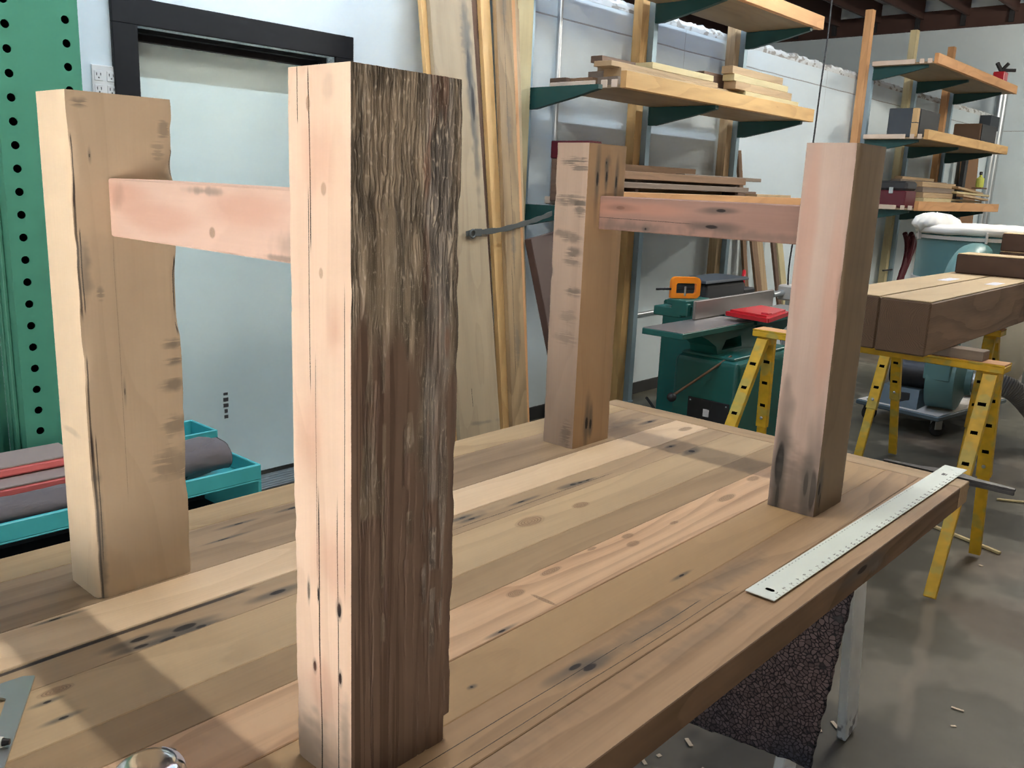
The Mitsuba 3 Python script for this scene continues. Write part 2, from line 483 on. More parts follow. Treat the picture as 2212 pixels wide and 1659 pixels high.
tag('wall_west', 'white wall with the open roll-up doorway', kind='structure')
KX0, KX1, KY0, KY1 = -0.3, 6.4, 1.75, 2.95      # an open roof light above the wall
put('ceiling', cat([bx(WX - 0.2, FX + 0.2, SY - 0.2, KY0, 4.26, 4.32, 0), bx(WX - 0.2, FX + 0.2, KY1, 8.4, 4.26, 4.32, 0), bx(WX - 0.2, KX0, KY0, KY1, 4.26, 4.32, 0), bx(KX1, FX + 0.2, KY0, KY1, 4.26, 4.32, 0)]), 'deck_white')
tag('ceiling', 'pale roof deck above dark joists', kind='structure')
for i in range(24):
    y = -6.1 + 0.61 * i
    put('joist', bx(WX, FX - 0.06, y - 0.022, y + 0.022, 4.0, 4.259, 0.002), 'dark_joist', 'ceiling')
put('header_beam', bx(FX - 0.06, FX - 0.001, SY, 8.2, 3.85, 4.1, 0.002), 'dark_joist', 'ceiling')
for i in range(10, 23):
    y = -6.1 + 0.61 * i + 0.05
    put('hanger_strut', bx(FX - 0.11, FX - 0.061, y - 0.03, y + 0.03, 3.87, 4.259, 0.002), 'box_black', 'ceiling')
put('ground', bx(-40, WX - 0.001, -30, 30, -0.3, -0.02, 0), 'asphalt')
tag('ground', 'sunlit concrete apron outside the doorway', kind='structure')
put('wall_outside', bx(-16.3, -16, -30, 30, -0.02, 5.5, 0), 'neighbour_wall')
tag('wall_outside', 'dark wall of the building across the apron', kind='structure')
for a, b in ((WX, DX0 - 0.1), (DX1 + 0.1, FX)):
    k = put('baseboard_north', bx(a, b, NY - 0.012, NY, 0, 0.085, 0.003), 'tar')
    tag(k, 'black cove base along the foot of the wall', kind='structure')

# door with its black frame
tag(key_of('door_1'), 'pale grey green door in a black steel frame', kind='structure')
D = 'door_1'
fw = 0.1
put('frame', cat([bx(DX0 - fw, DX0, NY - 0.018, NY + 0.2, 0, DZ, 0.002), bx(DX1, DX1 + fw, NY - 0.018, NY + 0.2, 0, DZ, 0.002), bx(DX0 - fw, DX1 + fw, NY - 0.018, NY + 0.2, DZ, DZ + 0.1, 0.002)]), 'door_black', D, label='black steel door frame')
put('stop', cat([bx(DX1 - 0.022, DX1, NY + 0.06, NY + 0.1, 0, DZ, 0.001), bx(DX0, DX1, NY + 0.06, NY + 0.1, DZ - 0.016, DZ, 0.001), bx(DX1 - 0.05, DX1 - 0.02, NY + 0.115, NY + 0.15, 0, DZ, 0.001), bx(DX0, DX1, NY + 0.115, NY + 0.15, DZ - 0.04, DZ - 0.01, 0.001)]), 'door_black', D)
put('leaf', bx(DX0 + 0.002, DX1 - 0.03, NY + 0.155, NY + 0.197, 0.03, DZ - 0.02, 0.002), 'door_paint', D, label='flat pale grey green door leaf')
put('threshold', cat([bx(DX0, DX1, NY - 0.03, NY + 0.15, 0, 0.012, 0.003)] + [bx(DX0, DX1, NY - 0.02 + 0.03 * i, NY - 0.008 + 0.03 * i, 0.012, 0.016, 0.001) for i in range(5)]), 'galvanised', D, label='ribbed metal threshold')
for i, (w, h) in enumerate([(0.022, 0.012), (0.026, 0.018), (0.026, 0.018), (0.016, 0.018), (0.020, 0.016)]):
    put('stencil_mark', bx(1.657 - w / 2, 1.657 + w / 2, NY + 0.1535, NY + 0.1552, 0.455 - 0.028 * i - h / 2, 0.455 - 0.028 * i + h / 2, 0.0), 'slot_grey', D)

# outlet plate, four sockets
o = thing('wall_outlet', 'white four-socket outlet plate beside the black door frame', 'outlet')
put('plate', bx(1.052, 1.148, NY - 0.008, NY, 1.735, 1.865, 0.002), 'white_plastic', o)
for dx in (-0.024, 0.024):
    for dz in (-0.026, 0.026):
        s = put('socket', bx(1.1 + dx - 0.016, 1.1 + dx + 0.016, NY - 0.0105, NY - 0.006, 1.80 + dz - 0.019, 1.80 + dz + 0.019, 0.003), 'white_plastic', o)
        put('slot', cat([bx(1.1 + dx - 0.009, 1.1 + dx - 0.006, NY - 0.0112, NY - 0.0100, 1.80 + dz, 1.80 + dz + 0.010, 0), bx(1.1 + dx + 0.006, 1.1 + dx + 0.009, NY - 0.0112, NY - 0.0100, 1.80 + dz, 1.80 + dz + 0.010, 0), place(cyl((0, 0, 0), (0, 0, 0.0012), 0.003, 10), XZ, (1.1 + dx, NY - 0.0100, 1.80 + dz - 0.008))]), 'slot_grey', s)

# conduits
k = put('electrical_conduit', tube([(3.807, NY - 0.02, 1.3), (3.807, NY - 0.02, 2.0), (3.807, NY - 0.02, 3.2)], 0.016, 12), 'galvanised', smooth=30)
tag(k, 'thin vertical metal conduit on the wall left of the rack posts', 'conduit')
k = put('electrical_conduit', tube([(4.1, NY - 0.0155, 0.585), (5, NY - 0.0155, 0.60), (6.6, NY - 0.0155, 0.615)], 0.014, 12), 'galvanised', smooth=30)
tag(k, 'horizontal pipe along the wall behind the green jointer', 'pipe')
for i, x in enumerate((13.17, 13.36)):
    k = put('corner_conduit', tube([(x, NY - 0.05, 0.02), (x, NY - 0.05, 1.5), (x, NY - 0.05, 2.95)], 0.045, 14), 'galvanised', smooth=30)
    tag(k, ['left of the two tall steel conduits in the far corner', 'right of the two tall steel conduits in the far corner'][i], 'conduit')
k = put('junction_box', bx(12.55, 12.95, NY - 0.14, NY, 2.42, 2.6, 0.004), 'box_grey')
tag(k, 'dark electrical box on the wall beside the corner conduits', 'electrical box')


# ------------------------------------------------------------------ ceiling lamps
def lamp(x, y, s, run, label):
    k = thing('ceiling_light', label, 'ceiling light', 'fluorescent lights under the joists')
    R = np.eye(3) if run == 'y' else rotz(90)
    o = np.array([x, y, 0])
    put('housing', place(cat([bx(-0.06, 0.06, -0.7, 0.7, 3.60, 3.66, 0.004), bx(-0.03, 0.03, -0.68, 0.68, 3.555, 3.60, 0.004)]), R, o), 'white_plastic', k)
    col = LAMP if run == 'y' else LAMP * [0.80, 1.0, 1.28]          # cool white tubes by the wall
    hl = 0.36 if x < 1 else 0.62
    put('tube', place(cyl((0, -hl, 3.53), (0, hl, 3.53), 0.019, 12), R, o), 'white_plastic', k, smooth=40, emitter={'type': 'area', 'radiance': {'type': 'rgb', 'value': (col * s * LAMP_GAIN * 1.24 / hl).tolist()}})
    if run == 'x':                              # a hood that keeps the light on the wall
        put('reflector', place(bx(-0.07, -0.061, -0.7, 0.7, 3.25, 3.64, 0.002), R, o), 'white_plastic', k)
    for dy in (-0.5, 0.5):
        put('hanger', place(cyl((0, dy, 3.66), (0, dy, 4.259), 0.006, 8), R, o), 'galvanised', k)


LAMP_GAIN = 7.2
for i, (x, y, s, run) in enumerate(LAMP_SITES):
    lamp(x, y, s, run, 'long fluorescent light hanging from the roof joists')
# ------------------------------------------------------------------ the upside-down table
TZ = 0.88
tbl = thing('table', 'upside-down reclaimed wood table, legs pointing up, lying on trestles', 'table')
JO = [0.0, 0.088, 0.161, 0.257, 0.357, 0.432, 0.552, 0.62, 0.719, 0.877, 0.966]
PX0, PX1 = -0.285, 1.54
PC = [((0.36, 0.24, 0.145), (0.20, 0.12, 0.065), 0.55, 10, 36), ((0.34, 0.225, 0.13), (0.20, 0.125, 0.07), 0.6, 10, 36), ((0.42, 0.285, 0.155), (0.30, 0.19, 0.10), 0.35, 5, 22),
      ((0.60, 0.41, 0.26), (0.36, 0.21, 0.12), 0.75, 22, 60), ((0.36, 0.255, 0.15), (0.24, 0.16, 0.09), 0.45, 9, 40), ((0.52, 0.39, 0.24), (0.34, 0.24, 0.14), 0.45, 7, 25),
      ((0.41, 0.30, 0.19), (0.24, 0.165, 0.10), 0.5, 10, 36), ((0.66, 0.51, 0.35), (0.48, 0.34, 0.21), 0.5, 10, 36), ((0.36, 0.26, 0.165), (0.20, 0.135, 0.08), 0.6, 10, 34), ((0.45, 0.33, 0.19), (0.28, 0.18, 0.09), 0.6, 14, 45)]
pid = []
OLD = wd((0.13, 0.08, 0.048), (0.06, 0.036, 0.022), 0.7, 12, 40)
mark(OLD, 'hole', 0.985 + .585, 0.09 + .03, .03, .008, .8)
mark(OLD, 'smudge', 1.06 + .585, 0.09 + .015, .05, .012, .7)
for i, c in enumerate(PC):
    w = wd(*c)
    pid.append(w)
    dz = [0, .0003, -.0002, .0004, 0, .0002, -.0003, .0003, 0, 0][i]
    bar(tbl, 'plank', PX0, PX1, JO[i] + 0.0003, JO[i + 1] - 0.0003, TZ - 0.05, TZ + dz - 0.0004, w, 'x', 'marked_wood', 0.0012, 0.0, side=OLD if i == 0 else None)
ebd = wd((0.40, 0.285, 0.17), (0.25, 0.17, 0.095), 0.5, 10, 36)
for a, b in ((PX0 - 0.066, PX0 - 0.0004), (PX1 + 0.0004, PX1 + 0.066)):
    bar(tbl, 'end_board', a, b, 0, JO[-1], TZ - 0.05, TZ, ebd, 'y', 'marked_wood', 0.0016, 0.0)


def tmark(kind, x, y, ra, rv, s=1.0):
    i = int(np.clip(np.searchsorted(JO, y) - 1, 0, len(pid) - 1))
    mark(pid[i], kind, x - PX0 + 0.3, y - JO[i], ra, rv, s)


for x, y, ra, rv in [(0.354, 0.134, .017, .006), (0.366, 0.120, .014, .006), (0.699, 0.186, .010, .003), (0.916, 0.581, .012, .006), (0.937, 0.578, .010, .004), (0.961, 0.577, .008, .003), (0.757, 0.585, .013, .003), (0.613, 0.602, .009, .003),
                     (0.622, 0.587, .009, .003), (0.354, 0.263, .010, .003), (0.199, 0.575, .017, .006), (0.051, 0.570, .018, .007), (0.066, 0.557, .008, .004), (0.018, 0.553 + .003, .012, .004), (-0.008, 0.581, .014, .005), (-0.015, 0.562, .011, .004),
                     (-0.149, 0.515, .006, .003), (-0.148, 0.471, .007, .003), (0.298, 0.847, .012, .003), (0.242, 0.803, .012, .002), (-0.066, 0.709, .010, .002), (1.472, 0.758, .012, .005), (1.319, 0.539, .010, .008), (0.226, 0.195, .002, .002), (1.316, 0.595, .006, .004), (0.411, 0.849, .012, .003)]:
    tmark('hole', x, y, ra, rv, 0.9)
for x, y, ra, rv in [(0.691, 0.505, .034, .016), (0.831, 0.494, .022, .011), (0.77, 0.341, .014, .007), (0.747, 0.314, .016, .008), (0.455, 0.327, .017, .009), (0.554, 0.341, .022, .007), (0.676, 0.350, .012, .005), (0.469, 0.284, .004, .022), (1.088, 0.318, .03, .01), (1.244, 0.34, .02, .009), (0.888, 0.318, .012, .005), (-0.132, 0.532, .020, .008), (1.482, 0.655, .03, .012)]:
    tmark('knot', x, y, ra, rv, 0.9)
for x, y, ra, rv in [(0.02, 0.6125, 0.17, 0.0058), (-0.14, 0.612, 0.12, 0.0048), (0.80, 0.571, 0.26, 0.0009), (0.9, 0.1605, 0.6, 0.0012), (0.25, 0.125, 0.22, 0.0008), (0.35, 0.10, 0.4, 0.0007), (0.55, 0.118, 0.10, 0.001)]:
    tmark('crack', x, y, ra, rv, 0.9)
for x, y, ra, rv, s in [(0.5, 0.125, .14, .02, .35), (0.75, 0.13, .14, .02, .3), (0.55, 0.06, .2, .015, .25), (0.62, 0.60, .10, .015, .3), (1.42, 0.79, .07, .02, .4), (0.1, 0.08, .2, .03, .2)]:
    tmark('smudge', x, y, ra, rv, s)


def timber(parent, name, x0, x1, y0, y1, z0, z1, wids, nface, nz, depth, chip, label=None):
    """a squared timber standing on end: faces -x, -y, +x, +y each a grid of its own, worn inwards by depth(face, s, z) and at the corners by chip(corner, z)"""
    P = [(x0, y1), (x0, y0), (x1, y0), (x1, y1), (x0, y1)]
    N = [(-1, 0), (0, -1), (1, 0), (0, 1)]
    H = z1 - z0
    zs = np.linspace(0, H, nz)
    V, F, UV, NN = [], [], [], []
    base = 0
    ends = {0: [], H: []}
    for k in range(4):
        a, b = np.array(P[k]), np.array(P[k + 1])
        W = np.linalg.norm(b - a)
        m = nface[k]
        s = W * (0.5 - 0.5 * np.cos(np.linspace(0, np.pi, m))) * 0.5 + 0.5 * np.linspace(0, W, m)
        S, Z = np.meshgrid(s, zs)
        d = np.zeros_like(S) + depth(k, S, Z)
        wl, wr = np.clip(1 - S / 0.012, 0, 1) ** 1.5, np.clip(1 - (W - S) / 0.012, 0, 1) ** 1.5
        d = d * (1 - wl) * (1 - wr)
        n0, nn = np.array(N[k]), np.array(N[k])
        cl, cr = chip(k, Z), chip((k + 1) % 4, Z)
        t = (b - a) / W
        pos = a + S[..., None] * t
        pos = pos - n0 * d[..., None] - n0 * (cl * wl + cr * wr)[..., None] + t * (cl * wl - cr * wr)[..., None]
        v = np.concatenate([pos, (z0 + Z)[..., None]], -1).reshape(-1, 3)
        i, j = np.meshgrid(np.arange(nz - 1), np.arange(m - 1), indexing='ij')
        q = base + i * m + j
        f = np.stack([q, q + 1, q + m + 1, q + m], -1).reshape(-1, 4)
        V.append(v)
        F.append(np.vstack([f[:, [0, 1, 2]], f[:, [0, 2, 3]]]))
        UV.append(np.stack([wids[k] * 8 + 0.3 + Z.ravel(), S.ravel()], 1))
        ends[0].append(v[:m - 1])
        ends[H].append(v[(nz - 1) * m:(nz - 1) * m + m - 1])
        base += len(v)
    for H_, up in ((0, False), (H, True)):
        ring = np.vstack(ends[H_])
        c = ring.mean(0)
        n = len(ring)
        V.append(np.vstack([ring, c]))
        idx = base + np.arange(n)
        nx = base + (np.arange(n) + 1) % n
        f = np.stack([idx, nx, np.full(n, base + n)], 1)
        F.append(f if up else f[:, ::-1])
        r = np.vstack([ring, c])
        UV.append(np.stack([wids[0] * 8 + 4 + (r[:, 0] - x0), 50 + r[:, 1] - y0], 1))
        base += n + 1
    return put(name, (np.vstack(V), np.vstack(F)), 'marked_wood', parent, True, np.vstack(UV), label)


def zero(k, s, z=None):
    return 0.0


def small_chip(seed, amp, wide=0.35):
    def f(k, z):
        q = np.stack([np.asarray(z) * 22, np.zeros_like(z) + 5.3 * k, np.zeros_like(z)], -1)
        return 0.0012 + amp * np.clip(meshkit.fbm(q, 4, seed + k) - 1 + wide + 0.12, 0, 1) * 2
    return f


H = 0.70
# front leg: sanded pale face towards the doorway, rough weathered face towards the shop
A0 = wd((0.68, 0.53, 0.42), (0.52, 0.38, 0.285), 0.45, 5, 24)
A1 = wd((0.150, 0.100, 0.072), (0.085, 0.054, 0.039), 0.5, 24, 70)
mark(A1, 'weather', 0.3 + 0.40, 0, 1, 1)
for kind, a, v, ra, rv, s in [('crack', .68, .017, .03, .0007, .9), ('crack', .62, .034, .085, .0009, 1), ('crack', .50, .031, .1, .0007, .9), ('crack', .33, .041, .12, .0006, .7), ('crack', .12, .044, .2, .0012, 1), ('crack', .10, .073, .22, .0009, .9), ('crack', .36, .085, .16, .0006, .9),
                              ('pin', .20, .041, .009, .0016, 1), ('pin', .195, .075, .010, .0042, 1), ('pin', .198, .025, .011, .002, .7), ('pin', .118, .034, .006, .0026, 1), ('pin', .122, .076, .007, .0026, 1), ('knot', .595, .055, .006, .004, .6), ('knot', .52, .050, .005, .003, .6), ('knot', .668, .033, .007, .003, .8)]:
    mark(A0, kind, a + 0.3, v, ra, rv, s)
for a, v, ra, rv in [(.62, .05, .05, .03), (.36, .03, .06, .03), (.24, .06, .05, .03), (.10, .04, .04, .04), (.47, .07, .05, .02)]:
    mark(A0, 'tint', a + 0.3, v, ra, rv, 0.3)
for a, v, ra, rv, s in [(.68, .062, .02, .01, .15), (.02, .02, .05, .06, .45), (.06, .085, .05, .012, .4)]:
    mark(A0, 'smudge', a + 0.3, v, ra, rv, s)


def zone_a(s, z):
    # where the old weathered skin is left: all over the top, in ribbons lower down
    n = lambda fs, fz, o, sd: meshkit.fbm(np.stack([s * fs, z * fz, np.zeros_like(s) + o], -1), 3, sd)
    top = np.clip((z - 0.475 + 0.34 * (n(22, 4.5, 1, 11) - 0.5)) / 0.03, 0, 1)
    rib = lambda c, w, lo, hi, o: np.clip((w * (0.4 + 1.2 * n(9, 14, o, 13)) - np.abs(s - c + 0.012 * (n(3, 6, o, 17) - 0.5))) / 0.004, 0, 1) * np.clip((z - lo) / 0.03, 0, 1) * np.clip((hi - z) / 0.03, 0, 1) * np.clip((n(4, 20, o + 5, 19) - 0.40) / 0.08, 0, 1)
    e = top
    for c, w, lo, hi, o in ((0.024, .010, .26, .50, 1), (0.040, .006, .14, .50, 2), (0.070, .005, .20, .50, 3), (0.103, .007, .10, .50, 4), (0.092, .005, .14, .30, 6), (0.115, .006, .12, .50, 8)):
        e = np.maximum(e, 0.5 * rib(c, w, lo, hi, o))
    return e


def rough_a(k, s, z):
    q = lambda fs, fz, o: np.stack([s * fs, z * fz, np.zeros_like(s) + o + 10 * k], -1)
    if k != 1:
        return 0.0006 * meshkit.fbm(q(60, 10, 3), 3, 4)
    n3 = lambda a, b, o: np.stack([a, b, np.zeros_like(s) + o], -1)
    e = zone_a(s, z)
    warp = 0.004 * (meshkit.fbm(q(30, 20, 2), 3, 5) - 0.5)
    ridged = lambda m: 1 - np.abs(2 * m - 1)
    r1 = ridged(meshkit.noise(n3((s + warp) * 360, z * 24, 1), 21))
    r2 = ridged(meshkit.noise(n3((s + warp) * 760, z * 60, 5), 31))
    lump = meshkit.fbm(q(60, 30, 4), 3, 41)
    d = 0.0024 * (1 - r1 ** 3) + 0.0012 * (1 - r2 ** 2) + 0.006 * np.clip(lump - 0.4, 0, 1)
    groove = 0.0010 * np.clip(meshkit.fbm(n3((s + warp * 2) * 260, z * 4, 0), 2, 51) - 0.6, 0, 1) * 4
    return 0.0003 + d * e + groove * (1 - e)


def chip_a(k, z):
    q = np.stack([np.asarray(z) * 26, np.zeros_like(z) + 3.1 * k, np.zeros_like(z)], -1)
    n = meshkit.fbm(q, 4, 61 + k)
    if k == 1:
        return 0.0006 + 0.004 * np.exp(-((z - 0.505) / 0.012) ** 2) + 0.0016 * np.clip(n - 0.5, 0, 1) * 2
    if k == 2:
        return 0.0012 + 0.0026 * np.clip(n - 0.42, 0, 1) * 2 + 0.003 * np.clip(np.asarray(z) / 0.7 - 0.3, 0, 1) * meshkit.noise(q * 0.3, 66) + 0.005 * (np.asarray(z) < 0.03)
    return 0.0012 + 0.003 * np.clip(n - 0.5, 0, 1)


timber(tbl, 'leg', 0.0, 0.137, 0.142, 0.236, TZ, TZ + H, [A0, A1, A1, A0], [14, 300, 12, 8], 640, rough_a, chip_a, label='front leg with one pale sanded face and one rough weathered face')
# leg by the door: cream
B0 = wd((0.72, 0.59, 0.43), (0.60, 0.46, 0.31), 0.35, 4, 16)
B1 = wd((0.46, 0.365, 0.26), (0.36, 0.27, 0.18), 0.4, 4, 14)
for z, v, ra, rv, s in [(.36, .128, .012, .02, .6), (.335, .13, .008, .02, .6), (.30, .125, .012, .025, .6), (.24, .13, .02, .03, .5), (.18, .12, .03, .04, .4), (.685, .018, .008, .012, .55), (.66, .13, .02, .012, .4), (.63, .12, .015, .01, .3), (.44, .03, .012, .006, .4)]:
    mark(B1, 'saw', z + 0.3, v, ra, rv, s)
mark(B1, 'crack', 0.3 + 0.33, 0.052, 0.2, 0.0005, 0.35)
for a, v, ra, rv in [(.50, .0035, .10, .0022), (.47, .008, .06, .0012), (.60, .003, .05, .0015), (.12, .0045, .14, .003), (.15, .010, .10, .0010), (.28, .004, .08, .0018)]:
    mark(B1, 'crack', 0.3 + a, v, ra, rv, 0.8)
mark(B1, 'smudge', 0.3 + .10, .007, .13, .009, .6)
mark(B1, 'smudge', 0.3 + .47, .010, .05, .012, .5)
mark(B1, 'crack', 0.3 + .43, .1395, .06, .0035, .85)
mark(B1, 'crack', 0.3 + .615, .1410, .02, .002, .8)
mark(B1, 'hole', 0.3 + .62, .027, .003, .0012, .6)
mark(B1, 'hole', 0.3 + .30, .055, .006, .0012, .5)
mark(B0, 'smudge', 0.3 + 0.24, 0.04, 0.006, 0.03, 0.2)


def chip_b(k, z):
    q = np.stack([np.asarray(z) * 20, np.zeros_like(z) + 3.1 * k, np.zeros_like(z)], -1)
    n = meshkit.fbm(q, 4, 71 + k)
    if k == 1:      # waney edge towards the camera
        return 0.0015 + 0.0045 * np.clip(n - 0.38, 0, 1) * 2 + 0.004 * np.clip((0.17 - z) / 0.15, 0, 1)
    if k == 2:
        return 0.001 + 0.0045 * np.exp(-((z - 0.612) / 0.014) ** 2) + 0.006 * np.exp(-((z - 0.43) / 0.045) ** 4) + 0.003 * np.clip(n - 0.45, 0, 1) * 2
    return 0.0012


timber(tbl, 'leg', 0.0, 0.1425, 0.723, 0.817, TZ, TZ + H, [B0, B1, B1, B0], [10, 14, 10, 8], 160, lambda k, s, z: 0.0004 * meshkit.fbm(np.stack([s * 30, z * 90, np.zeros_like(s)], -1), 3, 8), chip_b, label='cream coloured leg nearest the door')
C0 = wd((0.46, 0.355, 0.285), (0.33, 0.24, 0.19), 0.4, 6, 26)
C1 = wd((0.36, 0.245, 0.145), (0.27, 0.17, 0.095), 0.4, 4, 16)
for z, v, ra, rv, s in [(.66, .05, .012, .05, .7), (.645, .07, .01, .03, .6), (.575, .05, .02, .05, .6), (.56, .075, .03, .025, .6), (.50, .03, .012, .04, .5), (.49, .06, .012, .035, .5), (.46, .065, .014, .03, .6), (.44, .06, .014, .03, .5), (.37, .07, .014, .03, .6), (.31, .06, .02, .03, .3), (.26, .05, .02, .04, .3), (.03, .07, .05, .02, .4)]:
    mark(C0, 'saw', z + 0.3, v, ra, rv, s)
for z, v, ra, rv in [(.622, .036, .020, .005), (.628, .070, .014, .004), (.618, .108, .016, .004), (.66, .066, .004, .003), (.055, .050, .018, .006), (.05, .066, .012, .004)]:
    mark(C1, 'hole', z + 0.3, v, ra, rv, 0.95)
mark(C1, 'smudge', 0.3 + .665, 0.075, 0.02, 0.012, 0.4)
timber(tbl, 'leg', 1.110, 1.254, 0.737, 0.829, TZ, TZ + H, [C0, C1, C1, C0], [10, 10, 8, 8], 120, zero, small_chip(81, 0.0022), label='leg with dark saw stains beside the rack end')
D0 = wd((0.46, 0.365, 0.32), (0.36, 0.265, 0.23), 0.6, 7, 40)
D1 = wd((0.17, 0.125, 0.08), (0.11, 0.08, 0.05), 0.4, 6, 20)
for z, v, ra, rv, s in [(.085, .018, .045, .009, 1), (.06, .075, .03, .006, .8), (.05, .09, .05, .008, .7), (.02, .02, .03, .004, .7)]:
    mark(D0, 'hole', z + 0.3, v, ra, rv, s)
mark(D0, 'smudge', 0.3 + 0.03, 0.05, 0.10, 0.07, 0.55)
for z, v, ra, rv, s in [(.055, .012, .016, .005, .9), (.03, .02, .02, .004, .6)]:
    mark(D1, 'hole', z + 0.3, v, ra, rv, s)
for a, v in [(.55, .02), (.4, .08)]:
    mark(D0, 'tint', a + 0.3, v, 0.2, 0.02, 0.3)


def chip_d(k, z):
    q = np.stack([np.asarray(z) * 24, np.zeros_like(z) + 3.1 * k, np.zeros_like(z)], -1)
    n = meshkit.fbm(q, 4, 91 + k)
    if k == 1:
        return 0.001 + np.clip((z - 0.12) / 0.3, 0.15, 1) * (0.0035 + 0.006 * np.clip(n - 0.4, 0, 1))
    return 0.0014


timber(tbl, 'leg', 1.115, 1.252, 0.147, 0.245, TZ, TZ + H, [D0, D1, D1, D0], [12, 10, 8, 8], 140, zero, chip_d, label='pinkish grey leg with a black stain at its foot')
S1 = wd((0.62, 0.455, 0.38), (0.50, 0.35, 0.285), 0.4, 5, 16)
S2 = wd((0.31, 0.195, 0.165), (0.21, 0.135, 0.115), 0.5, 6, 24)
W1, W2 = 0.067, 0.067
bar(tbl, 'stretcher', 0.049, 0.116, 0.2355, 0.7235, 1.396, 1.472, S1, 'y', 'marked_wood', 0.002, 0.0, label='pale pink stretcher between the two near legs')
for a, v, ra, rv, s, kd in [(.3 + .225, W1 + .022, .006, .006, .8, 'knot'), (.3 + .24, W1 + .068, .05, .006, .5, 'smudge'), (.3 + .46, W1 + .05, .02, .02, .3, 'smudge'), (.3 + .05, W1 + .02, .06, .02, .35, 'smudge'), (.3 + .08, W1 + .004, .05, .004, .5, 'smudge')]:
    mark(S1, kd, a, v, ra, rv, s)
for a, v in [(.45, .05), (.65, .03), (.75, .06)]:
    mark(S1, 'tint', a, W1 + v, 0.1, 0.025, 0.35)
bar(tbl, 'stretcher', 1.160, 1.227, 0.2445, 0.7375, 1.393, 1.467, S2, 'y', 'marked_wood', 0.002, 0.0, label='darker brown stretcher between the two far legs')
for a, v, ra, rv, s, kd in [(.735, W2 + .050, .012, .004, .9, 'hole'), (.485, W2 + .056, .013, .004, .9, 'hole'), (.505, W2 + .022, .018, .005, .9, 'hole'), (.70, W2 + .010, .14, .016, .5, 'smudge'), (.40, W2 + .01, .14, .012, .4, 'smudge'), (.68, W2 + .026, .14, .0008, .8, 'crack'), (.665, W2 + .008, .003, .003, .8, 'hole')]:
    mark(S2, kd, a, v, ra, rv, s)
for a in (.78, .62):
    mark(S2, 'tint', a, W2 + .05, 0.1, 0.02, 0.35)

# ------------------------------------------------------------------ things on the table
tq = thing('t_square', 'long pale aluminium drafting T-square lying along the table edge', 'T-square')
ta = math.degrees(math.atan2(0.0775 - 0.083, 0.957))
Rq = rotz(-0.6)
q0 = np.array([0.717, 0.0595, TZ + 0.0026])
put('blade', place(bx(0, 0.96, -0.0245, 0.0245, 0, 0.0018, 0.0006), Rq, q0), 'aluminium', tq, label='printed aluminium blade')
num = [place(meshkit.text_mesh(str(i), 0.006, 0.0002), rotz(-90), (0.024 * i + 0.004 - 0.003, -0.0125, 0.0018)) for i in range(1, 38)]
num += [place(meshkit.text_mesh(str(i % 10), 0.003, 0.0002), rotz(-90), (0.012 * i + 0.02, 0.0205, 0.0018)) for i in range(1, 60)]
tick = [bx(0.012 * i + 0.012, 0.012 * i + 0.0127, -0.0235, -0.0235 + (0.005 if i % 2 else 0.003), 0.0018, 0.002, 0) for i in range(76)]
put('scale_markings', place(cat(num + tick), Rq, q0), 'ink', tq, label='small dark printed scale numbers')
put('maker_mark', place(cat([bx(0.872, 0.888, -0.004, -0.0025, 0.0018, 0.002, 0), bx(0.872, 0.888, -0.001, 0.006, 0.0018, 0.002, 0)]), Rq, q0), 'ink', tq)
put('hang_hole', place(prism(sg.LineString([(0.03, -0.006), (0.03, 0.001)]).buffer(0.004), 0.0004), Rq, q0 + [0, 0, 0.0017]), 'hole_black', tq, label='slotted hanging hole')
hd = sg.Polygon([(-0.140, 0.0), (0.140, 0.0), (0.140, 0.012), (0.06, 0.022), (0.03, 0.036), (-0.03, 0.036), (-0.06, 0.022), (-0.140, 0.012)])
Rh = ax([0.006, 1, 0], [1, -0.006, 0])
Rh[:, 2] = [0, 0, 1]
Rh = np.array([[0.0, 1, 0], [1.0, 0, 0], [0, 0, 1.0]])
hp = trimesh.Trimesh(*(lambda m: (m.vertices, m.faces[:, ::-1]))(prism(hd, 0.006, Rh, (1.6095, 0.051, TZ - 0.0035))), process=False)
put('head', hp, 'black_plastic', tq, label='tapered black plastic head')
hp2 = bx(1.6095, 1.6155, 0.051 - 0.14, 0.051 + 0.14, TZ - 0.012, TZ - 0.0035, 0.001)
put('head_rib', hp2, 'black_plastic', tq)
for dx, dy in ((0.912, 0.015), (0.912, -0.015), (0.93, 0.0)):
    put('rivet', place(cyl((dx, dy, 0.0016), (dx, dy, 0.0024), 0.0022, 10), Rq, q0), 'aluminium', tq)

sq = thing('steel_square', 'flat grey steel square with a slot, at the left end of the tabletop', 'square')
poly = sg.Polygon([(-0.140, 0.576), (-0.150, 0.584), (-0.36, 0.596), (-0.345, 0.40), (-0.228, 0.418)])
slot = sg.Polygon([(-0.186, 0.548), (-0.19, 0.555), (-0.33, 0.565), (-0.325, 0.435), (-0.235, 0.455)]).buffer(0.004)
put('plate', prism(poly.difference(slot), 0.003, None, (0, 0, TZ + 0.0008)), 'steel_plate', sq)
put('fence', prism(sg.Polygon([(-0.36, 0.594), (-0.352, 0.594), (-0.337, 0.40), (-0.345, 0.40)]), 0.018, None, (0, 0, TZ + 0.0005)), 'steel_plate', sq)
mk = thing('paint_marker', 'stubby yellow and white marker lying at the left edge of the table', 'marker')
mp = np.array([-0.2235, 0.462, TZ + 0.0095])
md = unit([0.55, -0.42, 0])
put('barrel', cyl(mp - md * 0.09, mp - md * 0.004, 0.009, 18), 'label_yellow', mk, True and 40, label='yellow barrel with dark printed band')
put('shoulder', cyl(mp - md * 0.004, mp + md * 0.010, 0.0088, 18, 0.0055), 'white_plastic', mk, 40)
put('tip', cyl(mp + md * 0.010, mp + md * 0.017, 0.0045, 14, 0.003), 'black_plastic', mk, 40)
